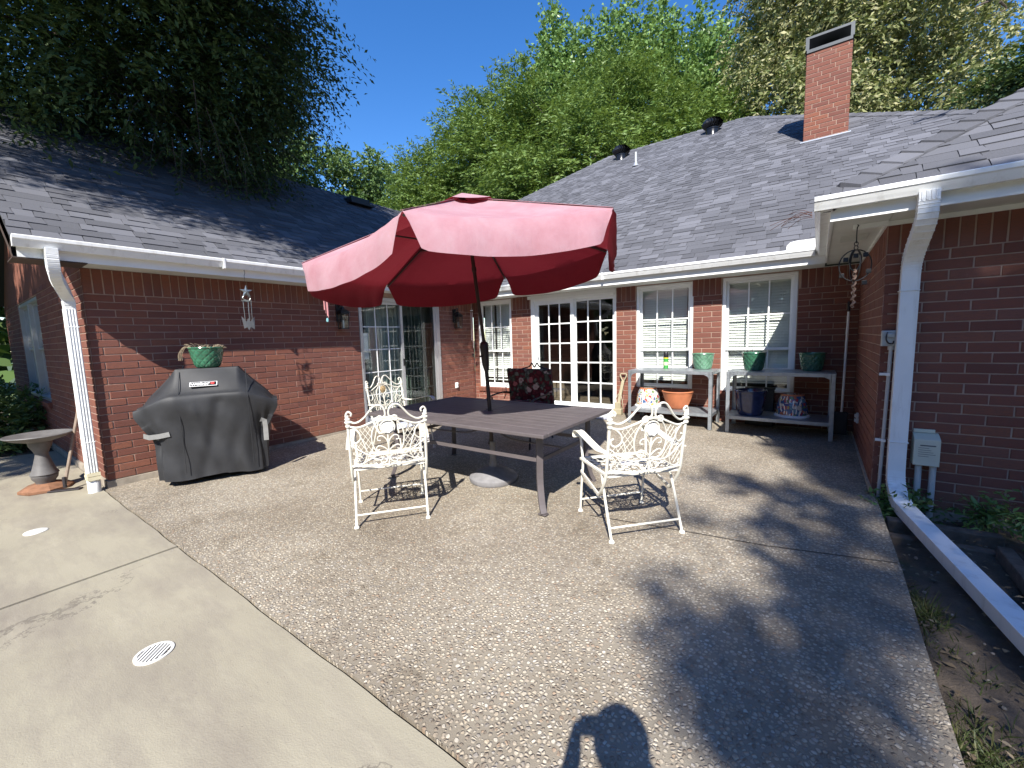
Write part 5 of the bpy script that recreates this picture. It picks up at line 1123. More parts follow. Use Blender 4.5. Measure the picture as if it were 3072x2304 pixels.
pk = mat('pink_tube', (.62, .28, .28), .4, var=.1); b = MB(); b.tube([(0, 0, 0), (0, 0, -.16)], .0015, 4); b.lathe([(0, -.15), (.035, -.155), (.035, -.17), (0, -.172)], 14); b.build('crown_disc', gm, t)
for k, (x, y, l) in enumerate(((.0, -.032, .22), (.02, -.005, .3), (.0, .02, .32), (-.02, 0, .26))): MB().tube([(x, y, -.19), (x, y, -.19 - l)], .0065, 7).build('chime_tube', pk, t, smooth=True)
b = MB(); b.tube([(0, 0, -.17), (0, 0, -.53)], .001, 4); b.build('cord', gm, t); MB().lathe([(0, -.02), (.014, -.015), (.018, 0), (.014, .015), (0, .02)], 10, Matrix.Translation((0, 0, -.545)) @ Matrix.Scale(1.5, 4, (0, 0, 1))).build('bead', mat('blue_bead', (.2, .42, .45), .2, var=.1), t, smooth=True)
# pale thermometer-like strip with heart on the corner brick
t = thing('wind_chime', 'white and pink hanging chime with small heart in the inner wall corner', 'wind chime', (-5.66, 6.5, 2.18), 0, 'wind chimes under the left eave')
b = MB(); b.tube([(0, 0, 0), (0, 0, -.2)], .0015, 4); b.lathe([(0, -.19), (.03, -.195), (.03, -.21), (0, -.215)], 12); b.build('crown_disc', M['vinyl'], t)
for x, y, l in ((-.02, .0, .5), (.02, .0, .62), (0, .02, .72), (0, -.02, .56)): MB().tube([(x, y, -.24), (x, y, -.24 - l)], .007, 7).build('chime_tube', mat('pale_pink', (.6, .45, .42), .5, var=.1) if 'pp' not in M else M['pp'], t, smooth=True)
b = MB(); b.tube([(0, 0, -.21), (0, 0, -1.08)], .001, 4); b.lathe([(0, -.05), (.02, -.02), (.035, .015), (.02, .035), (0, .03)], 10, Matrix.Translation((0, 0, -1.1)) @ Matrix.Scale(.3, 4, (1, 0, 0))); b.build('heart', M['blackmetal'], t)
t = thing('hanging_spinner', 'black iron ring ornament with little cubes hanging from the right soffit', 'ornament', (.225, 4.33, 2.2))
k = M['blackmetal']; b = MB(); b.tube(catmull([(0, 0, 0), (.008, 0, -.01), (0, 0, -.03), (0, 0, -.14)], 4), .004, 6)
for z in (-.145, -.175): b.tube([(.012 * math.cos(a), 0 if z < -.15 else .012 * math.sin(a) * 0, z + .016 * math.sin(a)) for a in [2 * PI * i / 10 for i in range(11)]], .003, 5)
b.build('hook', k, t)
b = MB()
for rot in (0.25, PI / 2 + .25):
    b.tube([(.105 * math.sin(a) * math.cos(rot), .105 * math.sin(a) * math.sin(rot), -.31 + .12 * math.cos(a)) for a in [2 * PI * i / 24 for i in range(25)]], .0045, 6)
b.tube([(.035 * math.sin(a), 0, -.27 + .08 * math.cos(a)) for a in [2 * PI * i / 18 for i in range(19)]], .006, 6); b.build('ring', k, t, smooth=True)
b = MB(); b.tube([(.007 * math.sin(i * 1.1), .007 * math.cos(i * 1.1), -.34 - i * .0085) for i in range(36)], [.009 if i % 3 else .013 for i in range(36)], 6); b.build('twisted_stem', mat('coppery', (.16, .11, .09), .4, .5, var=.3, scale=60), t)
for i, (x, y, z) in enumerate(((-.06, 0, -.26), (0, -.03, -.24), (.06, .0, -.235), (.085, .02, -.36), (.06, -.03, -.45), (-.08, .02, -.38))):
    MB().box(x - .016, x + .016, y - .016, y + .016, z - .016, z + .016).build('cube_charm', k, t, bevel=.002)
# ------------------------------------------------------------------ left side: bird bath and hoe
t = thing('bird_bath', 'grey pedestal bird bath with shallow bowl on rusty square base', 'bird bath', (-6.38, .58, gz(.58)), .4)
gs = mat('grey_stone', (.115, .11, .108), .6, var=.2, scale=12, dirt=.25)
MB().lathe([(0, .535), (.12, .538), (.2, .552), (.235, .575), (.25, .578), (.255, .57), (.235, .555), (.19, .53), (.09, .5), (.07, .49)], 40).build('bowl', gs, t, smooth=True)
MB().lathe([(.09, .505), (.085, .46), (.06, .41), (.048, .37), (.052, .345), (.07, .27), (.09, .2), (.105, .175), (.108, .165), (.095, .155), (.1, .15), (.095, .12), (.075, .09), (.07, .07)], 28).build('pedestal', gs, t, smooth=True)
b = MB(); b.lathe([(.2, 0), (.2, .025), (.16, .05), (.09, .072), (0, .072)], 8, Matrix.Rotation(PI / 8, 4, 'Z')); b.build('base', mat('rusty_stone', (.2, .095, .05), .8, var=.3, scale=14), t)
t = thing('hoe', 'long wooden handled hoe leaning on brick beside the left downspout', 'hoe', (-6.12, .68, gz(.7)))
MB().tube([(0, .0, .06), (-.22, .2, .78), (-.235, .215, .83)], .014, 8).build('handle', mat('grey_wood', (.22, .17, .13), .8, var=.2, scale=30), t, smooth=True)
b = MB(); b.tube([(0, 0, .14), (.0, .0, .03)], .016, 8); b.box(-.13, .13, -.035, .03, .0, .014, Matrix.Rotation(.9, 4, 'Z')); b.build('blade', mat('worn_steel', (.05, .045, .05), .5, .5, var=.3), t, bevel=.003)
# drains in the pavement
def grate(P, r, label, slots):
    t = thing('floor_drain', label, 'drain', P, .75); wp = mat('drain_white', (.68, .67, .63), .5, var=.06) if 'dw' not in M else M['dw']; M['dw'] = wp
    if slots:
        MB().lathe([(0, .0005), (r - .008, .0005)], 28).build('well', M['void'], t); MB().lathe([(r, -.01), (r, .004), (r - .006, .006), (r - .013, .004), (r - .015, -.01)], 40).build('rim', wp, t, smooth=True)
        for k in range(-4, 5):
            x = k * r * .205; hl = math.sqrt(max(0, (r - .014) ** 2 - x * x)); MB().box(x - .0042, x + .0042, -hl, hl, .001, .006).build('bar', wp, t)
    else: MB().lathe([(r, -.005), (r, .003), (r - .004, .006), (0, .007)], 36).build('lid', wp, t, smooth=True)
grate((-2.442, .473, gz(.473)), .075, 'round white slotted drain grate in the concrete', True)
grate((-4.943, .357, gz(.357)), .068, 'plain round white lid set in the far concrete slab', False)
# ------------------------------------------------------------------ trees and plants
def px_dir(x, y, d):                                      # point at horizontal distance d in the direction a pixel looks
    v = CR * ((x - 1536) / 1261.3) + CD * ((y - 1152) / 1261.3) + CF; k = d / math.hypot(v.x, v.y); return V(0, 0, H) + v * k
def unit(a): return a / np.maximum(np.linalg.norm(a, axis=-1, keepdims=True), 1e-9)
def leaf_quads(P, D, Ln, Wd, flat=0.0):
    """rhombic folded leaves: base P, direction D"""
    n = len(P); D = unit(D); R = rng.normal(size=(n, 3)); R[:, 2] += flat * 3; S = unit(np.cross(D, R)); N_ = np.cross(S, D)
    Ln = Ln[:, None]; Wd = Wd[:, None]; mid = P + D * Ln * .42
    v = np.stack([P, mid + S * Wd / 2 + N_ * Wd * .16, P + D * Ln - N_ * Ln * .06, mid - S * Wd / 2 + N_ * Wd * .16], 1); return v
def twig_leaves(O, D, L, droop, n, ln, wd, spread=.75, jit=.25, flat=0.5):
    m = len(O); D = unit(D); s = (np.arange(n) + .5) / n; s = np.clip(s[None, :] + rng.normal(size=(m, n)) * .03, 0, 1)
    P = O[:, None] + D[:, None] * (L[:, None] * s)[..., None]; P[..., 2] -= droop * L[:, None] * s ** 2
    T = np.repeat(D[:, None], n, 1).copy(); T[..., 2] -= 2 * droop * s; T = unit(T)
    side = unit(np.cross(T, np.array([0, 0, 1.0]) + rng.normal(size=(m, 1, 3)) * .3)); sg = np.where(np.arange(n) % 2 == 0, 1, -1)[None, :, None]
    LD = T * (1 - spread * .5) + side * sg * spread + rng.normal(size=(m, n, 3)) * jit
    k = m * n; LL = ln * rng.uniform(.65, 1.2, k); return leaf_quads(P.reshape(k, 3), LD.reshape(k, 3), LL, wd * LL / ln * rng.uniform(.8, 1.15, k), flat)
def in_blobs(blobs, n, power=.45, gap=0.0):
    c = np.array([b[0] for b in blobs], float); r = np.array([b[1] if hasattr(b[1], '__len__') else (b[1],) * 3 for b in blobs], float)
    w_ = np.prod(r, 1) ** .67; i = rng.choice(len(blobs), n, p=w_ / w_.sum()); u = unit(rng.normal(size=(n, 3))); q = rng.random(n) ** power
    return c[i] + u * r[i] * q[:, None], u, i
def shell(env, n, r, seed=0, low=-1.0):
    """n small clumps of radius about r spread through the big ellipsoids of env"""
    p, u, i = in_blobs(env, n * 3, .38); p = p[u[:, 2] > low][:n]; return [(tuple(q), r * rng.uniform(.6, 1.35)) for q in p]
def tree(name, label, base, top, limbs, quads, lm, group=None, r0=.2, named=True, cat='tree'):
    t = thing(name, label, cat, base, 0, group); base = Vector(base); b = MB(); top = Vector(top)
    b.tube(catmull([V(0, 0, -.3), (top - base) * .35 + V(.1, .05, 0), (top - base) * .7 + V(-.08, .1, 0), top - base], 4), [r0 * (1.15 - .8 * k / 12) for k in range(13)], 9)
    b.build('trunk', M['bark'], t, smooth=True)
    b = MB()
    for (a, e, r) in limbs:
        a, e = Vector(a) - base, Vector(e) - base; m_ = a.lerp(e, .5) + V(random.uniform(-.25, .25), random.uniform(-.25, .25), .18 * (e - a).length * .5); pts = catmull([a, m_, e], 5); b.tube(pts, [r * (1 - .8 * k / (len(pts) - 1)) for k in range(len(pts))], 6)
    if limbs: b.build('limb', M['bark'], t, smooth=True)
    v = np.concatenate(quads, 0) - np.array(base)[None, None]; k = len(v)
    me = npmesh('crown', v.reshape(-1, 3), np.arange(k * 4).reshape(k, 4), lm, True); o = link('crown', me, t); o['kind'] = 'stuff'; return t, o
def limbs_to(top, blobs, n, r):
    out = []
    for i in range(n):
        q = blobs[(i * 7919) % len(blobs)][0]; out.append((tuple(top[j] + (0, 0, -random.random() * .25 * (top[2]))[j] for j in range(3)), q, r * random.uniform(.5, 1)))
    return out
# ---- feathery trees behind the house
for (px, py, d, sx, rx, rz, n, lab) in ((1500, 500, 21, 0, 2.8, 3.0, 1400, 'feathery green tree rising over the roof behind the umbrella top'), (1760, 470, 20, 1, 3.9, 3.5, 2100, 'widest feathery green tree, below the tall broad leaved tree'), (2060, 470, 21, 2, 2.7, 3.0, 1400, 'feathery green tree behind the turbine vents, left of the pale tree'), (1320, 590, 23, 3, 1.9, 2.0, 900, 'lowest feathery green tree at the valley between the two roofs')):
    c = px_dir(px, py, d); env = [((c.x, c.y, c.z), (rx, rx, rz)), ((c.x - .4, c.y, c.z - rz * .7), (rx * 1.15, rx * 1.15, rz * .7))]
    bl = shell(env, 60, .95); O, U_, i = in_blobs(bl, n * 4, .5); D = U_ * .6 + unit(O - np.array([c.x, c.y, c.z - 1.5])) * .8; D[:, 2] = D[:, 2] * .6 + .25
    Q = twig_leaves(O, D, rng.uniform(.5, 1.2, len(O)), .3, 13, .21, .065, .8, .25)
    tree('feathery_tree', lab, (c.x, c.y, -.1), (c.x, c.y, c.z + rz * .4), limbs_to((c.x, c.y, c.z), bl, 24, .07), [Q], M['leaf_cyp'], 'trees behind the house', .22)
# ---- tall broad-leaved tree with upright spires
c = px_dir(1880, 260, 27); spires = []
for (px, py) in ((1590, 180), (1640, 60), (1665, 45), (1725, 90), (1770, 70), (1835, 55), (1880, 20), (1930, 55), (1990, 10), (2010, 45), (2080, 80), (2110, 30), (2160, 60), (2190, 110), (1700, 190), (1800, 170), (1900, 160), (2000, 170), (2100, 180), (1620, 260)):
    q = px_dir(px, py, 26 + rng.uniform(-1.5, 1.5))
    for k in range(8): spires.append(((q.x + rng.normal() * .12, q.y + rng.normal() * .12, q.z - k * .62), (.32 + .10 * k, .32 + .10 * k, .5)))
O, U_, i = in_blobs(spires, 5200, .5); D = U_ * .7; D[:, 2] += .5
Q = twig_leaves(O, D, rng.uniform(.35, .75, len(O)), .1, 9, .2, .16, .8, .5, .2)
tree('broad_leaved_tree', 'tall bright green tree with upright leafy spires against blue sky', (c.x, c.y, -.1), (c.x, c.y, c.z), limbs_to((c.x, c.y, c.z - 4), spires, 20, .08), [Q], M['leaf_pop'], 'trees behind the house', .3)
# ---- pale tree behind the chimney
c = px_dir(2560, 90, 20); env = [((c.x + .1, c.y, c.z - .8), (3.7, 3.6, 3.6)), ((c.x + 1.5, c.y, c.z - .4), (2.7, 3.0, 2.9)), ((c.x - 1.7, c.y - .3, c.z + 1.2), (1.9, 2.0, 3.4)), ((c.x, c.y, c.z - 3), (4.2, 3.6, 2.0))]
bl = shell(env, 130, .95); O, U_, i = in_blobs(bl, 8000, .45); D = U_ * .8 + rng.normal(size=U_.shape) * .3; D[:, 2] -= .25
Q = twig_leaves(O, D, rng.uniform(.5, 1.0, len(O)), .45, 13, .17, .075, .8, .4, .2)
tree('pale_tree', 'pale yellow green drooping tree behind the brick chimney', (c.x, c.y, -.1), (c.x, c.y, c.z), limbs_to((c.x, c.y, c.z - 1), bl, 26, .09), [Q], M['leaf_yel'], 'trees behind the house', .3)
# ---- far trees over the left wing ridge
for (px, py, d, r, n, lab) in ((930, 545, 30, (3.2, 3.2, 3.0), 3000, 'round broad leaved tree above the left wing ridge'), (1070, 575, 31, (2.3, 2.3, 2.9), 2400, 'broad leaved tree above the ridge, left of the gap of sky'), (1190, 610, 36, (1.9, 1.9, 2.6), 1600, 'small distant tree in the gap of sky between the roofs')):
    c = px_dir(px, py, d); bl = shell([((c.x, c.y, c.z), r), ((c.x, c.y, c.z - 2.5), (r[0] * 1.1, r[1] * 1.1, 2.5))], 36, .8); O, U_, i = in_blobs(bl, n, .5)
    Q = twig_leaves(O, U_ + np.array([0, 0, .2]), rng.uniform(.4, .8, n), .2, 9, .2, .15, .8, .5, .2)
    tree('broad_leaved_tree', lab, (c.x, c.y, -.1), (c.x, c.y, c.z), [], [Q], M['leaf_far'], 'trees behind the house', .25)
# ---- tree at the right edge behind the right wing
c = px_dir(3230, 260, 13); bl = [((px_dir(x, y, 12).x, px_dir(x, y, 12).y, px_dir(x, y, 12).z), r) for x, y, r in ((3060, 215, .35), (3090, 255, .45), (3010, 268, .25), (3120, 225, .45), (3200, 260, .7), (3270, 200, .8), (2975, 255, .16))]
O, U_, i = in_blobs(bl, 620, .5); Q = twig_leaves(O, U_ * [1, 1, .5] + np.array([-.4, 0, 0]), rng.uniform(.3, .6, 620), .2, 10, .11, .045, .8, .3)
tip = px_dir(2925, 3, 9); mid = px_dir(3040, -8, 9.2); rt = px_dir(3170, 80, 11)
lim = [((rt.x, rt.y, rt.z), (mid.x, mid.y, mid.z), .05), ((mid.x, mid.y, mid.z), (tip.x, tip.y, tip.z), .03)]
for (a, e) in (((2970, 2), (2925, 48)), ((3000, 5), (2975, 46)), ((2960, 0), (2900, -6))): p, q = px_dir(*a, 9.1), px_dir(*e, 9); lim.append(((p.x, p.y, p.z), (q.x, q.y, q.z), .015))
tree('side_tree', 'dark leaved tree with bare branch at the far right edge of the sky', (c.x, c.y, -.1), (c.x, c.y, c.z), lim + [((c.x, c.y, c.z - .5), b_[0], .04) for b_ in bl], [Q], M['leaf_elm'], None, .16)
# ---- large weeping elm over the left wing
EB = V(-10.2, 4.2, -.1); ET = V(-9.7, 3.8, 6.0)
env = [((-8.6, 2.2, 5.9), (2.5, 2.4, 1.7)), ((-8.9, 4.1, 5.9), (1.6, 1.4, 1.6)), ((-7.6, 1.9, 7.6), (2.0, 1.9, 1.7)), ((-10.8, 1.2, 5.7), (2.6, 2.4, 1.9)), ((-6.6, .4, 8.6), (2.2, 2.0, 1.5)), ((-4.5, .2, 9.2), (1.5, 1.5, 1.1)), ((-10.3, 5.6, 6.7), (1.5, 1.5, 1.6)), ((-8.2, 3.3, 7.3), (1.3, 1.0, 1.4)), ((-8.1, 3.0, 5.0), (1.4, 1.4, .8)), ((-9.0, 1.3, 4.9), (1.5, 1.2, .7))]
bl = shell(env, 200, .7); O, U_, i = in_blobs(bl, 15500, .5); D = U_ * .7 + unit(O - np.array([-9.3, 3.2, 6])) * .7; D[:, 2] -= .35
low_r = lambda P: (np.degrees(np.arctan2(P[:, 1], -P[:, 0])) > 25.2) & ((P[:, 2] - H) / np.hypot(P[:, 0], P[:, 1]) < .45 + .022 * (np.degrees(np.arctan2(P[:, 1], -P[:, 0])) - 27.5))
ok_ = ~low_r(O) & (O[:, 2] > EZ + PT * np.minimum(-5.43 - O[:, 0], 3.6) + .25); O, D = O[ok_], D[ok_]
# high sunward boughs of the same crown: they throw the dappled shade on the left wing roof
hb = []
for (x, y, z) in ((-6.3, 5, 3.0), (-7, 4.2, 3.4), (-7.6, 3.3, 3.8), (-6.3, 6, 2.95), (-8, 2.4, 4.1), (-5.75, 5.9, 2.55), (-6.1, 4.6, 2.8), (-7.3, 5.4, 3.6), (-8.2, 4.4, 4.2), (-8.6, 1.2, 4.5), (-7.2, 2.4, 3.55), (-6.7, 3.5, 3.2), (-7.9, 6.2, 4.0), (-6.75, 2.2, 3.25), (-6.35, 3.6, 3.0), (-7.1, 1.3, 3.5), (-7.7, 1.1, 3.9), (-6.15, 4.4, 2.85), (-6.0, 5.2, 2.75), (-7.4, 3.0, 3.7), (-8.4, 3.2, 4.35), (-6.9, 4.6, 3.35), (-7.5, 4.6, 3.75)):
    for j in range(3):
        q = np.array([x, y, z]) + np.array(SUN) * rng.uniform(6.2, 7.6) + rng.normal(size=3) * .3; hb.append((tuple(q), rng.uniform(.42, .66)))
for (x, y, z) in ((-7.3, 2.2, 5), (-8.3, 1.2, 5.1), (-7.2, 3.4, 5.4), (-9.4, .6, 5.2), (-7.6, 3.9, 5.0), (-6.9, 2.8, 6.2), (-8.6, .6, 6.0), (-10.3, .2, 5.4), (-8.0, 2.6, 4.6), (-7.0, 3.6, 6.6), (-9, 1.0, 4.6), (-8.0, 4.2, 4.8)):
    for j in range(2):
        q = np.array([x, y, z]) + np.array(SUN) * rng.uniform(3.2, 5.2) + rng.normal(size=3) * .35; r_ = project(q)
        if r_ is None or r_[1] < -150 or r_[0] < -150: hb.append((tuple(q), rng.uniform(.5, .8)))
O2, U2, i2 = in_blobs(hb, 6600, .55); D2 = U2 + rng.normal(size=U2.shape) * .3; D2[:, 2] -= .2
Qh = twig_leaves(O2, D2, rng.uniform(.3, .6, len(O2)), .4, 12, .095, .04, .85, .25, .8)
ch_ = Qh.mean(1) - np.array([0, 0, H]); zh = ch_ @ np.array(CF); xh = 1536 + 1261.3 * (ch_ @ np.array(CR)) / zh; yh = 1152 + 1261.3 * (ch_ @ np.array(CD)) / zh
Qh = Qh[~((zh > 0) & (xh > 750) & (xh < 3100) & (yh > -40))]
Qs = [twig_leaves(O, D, rng.uniform(.4, .95, len(O)), .55, 12, .095, .038, .85, .22, .8)]
# hanging sprays along the lower and right-hand fringe
fr = []
for k in range(520):
    s = rng.random(); a = np.array([-8.9, 1.4, 4.85]) * (1 - s) + np.array([-7.8, 4.1, 5.3]) * s + rng.normal(size=3) * [.35, .35, .5]; fr.append((a, np.array([.45 * s + rng.normal() * .3, .3 + rng.normal() * .3, -.55]), rng.uniform(.5, 1.15)))
for k in range(150):
    s = rng.random(); a = np.array([-8.0, 3.9, 5.3]) * (1 - s) + np.array([-7.5, 3.3, 7.2]) * s + rng.normal(size=3) * [.25, .3, .3]; fr.append((a, np.array([.75 + rng.normal() * .15, .45 + rng.normal() * .2, -.05]), rng.uniform(.6, 1.25)))
for k in range(60):
    a = np.array([-7.35, 2.7, 4.35]) + rng.normal(size=3) * [.45, .6, .15]; fr.append((a, np.array([.3 + rng.normal() * .3, rng.normal() * .3, -.6]), rng.uniform(.35, .7)))
fr = [f for f in fr if f[0][2] - .9 * f[2] > EZ + PT * (-5.43 - f[0][0]) - .1]
fr = [f for f in fr if not low_r(np.array([f[0] - [0, 0, .35 * f[2]]]))[0]]
FO = np.array([f[0] for f in fr]); FD = np.array([f[1] for f in fr]); FL = np.array([f[2] for f in fr])
Qs.append(twig_leaves(FO, FD, FL, .5, 24, .075, .026, .85, .14, .8))
elm_q = np.concatenate(Qs, 0)
c0 = elm_q.mean(1); d0 = c0 - np.array([0, 0, H]); zc = d0 @ np.array(CF); xs = 1536 + 1261.3 * (d0 @ np.array(CR)) / zc; ys = 1152 + 1261.3 * (d0 @ np.array(CD)) / zc
nrm = np.cross(elm_q[:, 2] - elm_q[:, 0], elm_q[:, 1] - elm_q[:, 3]) / 2; sz = np.abs((nrm * unit(-d0)).sum(1)) / (d0 ** 2).sum(1)
sz[(zc < .1) | (xs < 0) | (xs > 3072) | (ys < 0) | (ys > 2304)] = 0; sz[:len(Qs[0])] *= .35
big = np.argsort(-sz)[:298]; keep = np.ones(len(elm_q), bool); keep[big] = False
lims = [(tuple(ET), b_[0], .09) for b_ in env] + [((-9.7, 3.8, 5.5), bl[k][0], .04) for k in range(0, 150, 5)] + [((-7.2, 1.2, 8.3), (-4.6, .3, 9.1), .06)] + [((-7.2, 1.2, 8.0), h_[0], .03) for h_ in hb[::4]]
t, crown = tree('weeping_elm', 'large dark weeping tree hanging over the left wing roof', tuple(EB), tuple(ET), lims, [elm_q[keep], Qh], M['leaf_elm'], None, .32)
for k in big:
    v = elm_q[k] - np.array(EB); c = v.mean(0); me = bpy.data.meshes.new('leaf'); me.from_pydata([tuple(x) for x in v - c], [], [(0, 1, 2, 3)]); me.materials.append(M['leaf_elm']); o = link('leaf', me, crown); o.location = c
b = MB()
for a, d_, l in fr:
    p0 = Vector(a) - EB; dd = Vector(d_).normalized(); b.tube([p0 + dd * (l * s) - V(0, 0, .5 * l * s * s) for s in (0, .33, .66, 1)], [.006, .004, .003, .0015], 4, False)
b.build('twig', M['bark'], t)['kind'] = 'stuff'
# ---- tall tree behind the photographer whose crown shades the right of the patio
cen = np.array([.9, 1.6, 0]) + np.array(SUN) / SUN.z * 12.2
def sh_pt(x, y, dz=0): q = np.array([x, y, gz(y)]) + np.array(SUN) / SUN.z * (12.2 + dz); return tuple(q)
def on_patio(px, py):
    v = CR * ((px - 1536) / 1261.3) + CD * ((py - 1152) / 1261.3) + CF; k = (H + .018 * .88) / (.018 * v.y - v.z); return v.x * k, v.y * k
spots = [(*on_patio(px, py), r) for px, py, r in ((2019, 1770, .12), (2005, 1690, .07), (2060, 1560, .12), (2000, 1545, .07), (2150, 1440, .13), (2240, 1460, .15), (2330, 1480, .19), (2430, 1500, .24), (2400, 1610, .26), (2500, 1690, .27), (2590, 1590, .28), (2550, 1460, .25), (2480, 1400, .2), (2050, 1880, .11), (2080, 1960, .13), (2150, 2000, .15), (2250, 1960, .17), (2350, 1930, .18), (2480, 1870, .22), (2600, 1840, .2), (2540, 1990, .15), (2090, 2070, .1), (2210, 2200, .14), (2280, 2130, .08), (2450, 2190, .14), (2560, 2150, .1), (2640, 2270, .1), (2450, 1770, .17), (2690, 1760, .16), (2360, 2270, .12), (2250, 1560, .12), (2330, 1700, .1))]
spots += [(.75, 3.6, .3), (.7, 3.0, .25), (.65, 2.4, .15), (.8, 1.9, .12), (1.0, 2.7, .3), (1.3, 3.2, .35), (1.2, 2.1, .25), (.6, 4.05, .25), (1.0, 3.9, .3), (1.7, 3.9, .4), (1.8, 2.8, .4), (1.6, 1.5, .4)]
bl = [(sh_pt(x, y, rng.uniform(-1.0, 1.0)), (r * .64, r * .64, r * 1.0)) for x, y, r in spots]
for (x, z) in ((.55, .5), (.6, 1.0), (.55, 1.5), (.85, 1.35), (.85, .75), (.9, .25), (1.15, 1.4), (1.35, 1.2), (1.5, .7), (1.25, .45), (1.7, 1.3), (1.9, .9), (.55, .2)):
    for j in range(2): q = np.array([x, YR, z]) + np.array(SUN) / SUN.z * (11.5 + rng.uniform(-.8, .8)); bl.append((tuple(q), rng.uniform(.2, .3)))
O, U_, i = in_blobs(bl, 2700, .6); Q = twig_leaves(O, U_ * .6 + rng.normal(size=U_.shape) * .4, rng.uniform(.15, .3, len(O)), .2, 7, .11, .08, .8, .5, .3)
tb_ = (cen[0] + 1.2, cen[1] - 1.0, -.1)
tree('shade_tree', 'tall leafy tree standing behind the patio on the garden side', tb_, (cen[0] + .4, cen[1] - .3, 12), limbs_to((cen[0] + .5, cen[1] - .4, 9.5), bl, 14, .05), [Q], M['leaf_far'], None, .3)
# ---- a second tree, unseen, added at left to shade the left end wall
bl = []
for (x, y, z) in ((-7.9, .93, 1.9), (-7.7, .93, 1.0), (-8.6, .93, 1.5), (-9.4, .93, 1.9), (-9.3, .93, .8), (-10.3, .93, 1.4), (-11.2, .93, 1.8), (-11.2, .93, .9), (-8.3, .93, .45), (-12.2, .93, 1.3), (-7.55, .93, 1.75), (-10, .5, .1), (-11.5, .3, .1)):
    for j in range(3): bl.append((tuple(np.array([x, y, z]) + np.array(SUN) * rng.uniform(10.2, 11.6) + rng.normal(size=3) * .18), rng.uniform(.4, .62)))
O, U_, i = in_blobs(bl, 2600, .55); Q = twig_leaves(O, U_, rng.uniform(.3, .55, len(O)), .2, 9, .16, .12, .8, .5, .3)
tree('shade_tree', 'unseen broad leaved tree added to shade the left end wall', (-8.5, -7.5, -.1), (-7.2, -6.8, 9), limbs_to((-7.0, -6.6, 8.6), bl, 16, .05), [Q], M['leaf_far'], None, .25)
# ---- the wood round the garden behind the camera (seen only as reflection)
n = 38000; az = rng.uniform(-.36 * PI, 1.03 * PI, n); rad = rng.uniform(24, 31, n); top = 9.5 + 1.6 * np.sin(az * 7) + 1.2 * np.sin(az * 17 + 1) + .8 * np.sin(az * 41)
P_ = np.column_stack([rad * np.cos(-az), 2 - rad * np.sin(az), rng.random(n) ** .8 * top]); q = leaf_quads(P_, rng.normal(size=(n, 3)), rng.uniform(.5, 1.1, n), rng.uniform(.3, .7, n))
o = link('woods', npmesh('woods', q.reshape(-1, 3), np.arange(n * 4).reshape(n, 4), M['leaf_far'], True)); tag(o, kind='stuff')
# ---- planting: shrub at the far left, stems in the right bed, weeds and grass
def shrub(P, label, r, n, lm, ln, wd, name='shrub', grp=None):
    t = thing(name, label, 'shrub', P, 0, grp); bl = [((rng.normal() * r * .35, rng.normal() * r * .35, r * rng.uniform(.4, 1.1)), r * rng.uniform(.4, .65)) for _ in range(8)]
    O, U_, i = in_blobs(bl, n, .5); O[:, 2] = np.maximum(O[:, 2], .03); q = twig_leaves(O, U_ + [0, 0, .4], rng.uniform(.12, .28, n), .2, 8, ln, wd, .8, .35)
    me = npmesh('foliage', q.reshape(-1, 3), np.arange(len(q) * 4).reshape(-1, 4), lm, True); o = link('foliage', me, t); o['kind'] = 'stuff'
    b = MB()
    for k in range(7): a = bl[k][0]; b.tube([(a[0] * .1, a[1] * .1, -.05), a], .01, 5)
    b.build('stem', M['bark'], t); return t
shrub((-9.9, .3, -.05), 'leafy green shrub by the wall at the far left edge', .75, 900, M['leaf_far'], .09, .035); shrub((-11.6, -.1, -.05), 'dark shrub beyond the leafy one under the window', .9, 700, M['leaf_elm'], .1, .04)
def stem_plant(P, label, hgt, ns, grp):
    t = thing('bed_plant', label, 'plant', P, random.random() * 6, grp); b = MB(); qs = []
    for k in range(ns):
        a = 2 * PI * k / ns + random.uniform(-.4, .4); L_ = hgt * random.uniform(.6, 1.05); lean = random.uniform(.1, .45); tip = V(math.cos(a) * lean * L_, math.sin(a) * lean * L_, L_); pts = catmull([(0, 0, 0), tip * .5 + V(0, 0, .04), tip], 4); b.tube(pts, .0035, 5)
        m_ = 7; O = np.array([pts[int(len(pts) * .35) + int(i * len(pts) * .6 / m_)] for i in range(m_)]); D = rng.normal(size=(m_, 3)) + [0, 0, .25]; qs.append(twig_leaves(O, D, rng.uniform(.08, .18, m_), .35, 7, .065, .02, .8, .3))
    b.build('stem', M['bark'], t); q = np.concatenate(qs); o = link('foliage', npmesh('foliage', q.reshape(-1, 3), np.arange(len(q) * 4).reshape(-1, 4), M['leaf_pop'], True), t); o['kind'] = 'stuff'
gp = 'young plants in the right bed'
for (x, y, h_, n_, lab) in ((1.12, 3.80, .42, 6, 'feathery green plant in the bed nearest the cream utility box'), (1.22, 3.45, .42, 8, 'feathery green plant in the right bed, nearest the picture edge'), (1.4, 4.05, .5, 6, 'feathery green plant close to the right wing wall'), (1.0, 4.16, .22, 6, 'low seedling at the foot of the right wall')): stem_plant((x, y, -.03), lab, h_, n_, gp)
shrub((.50, 4.22, -.08), 'small weed at the foot of the conduit pipe', .09, 60, M['leaf_pop'], .05, .03, 'weed'); shrub((.64, 4.2, -.08), 'small weed behind the right downspout elbow', .1, 60, M['leaf_far'], .05, .028, 'weed')
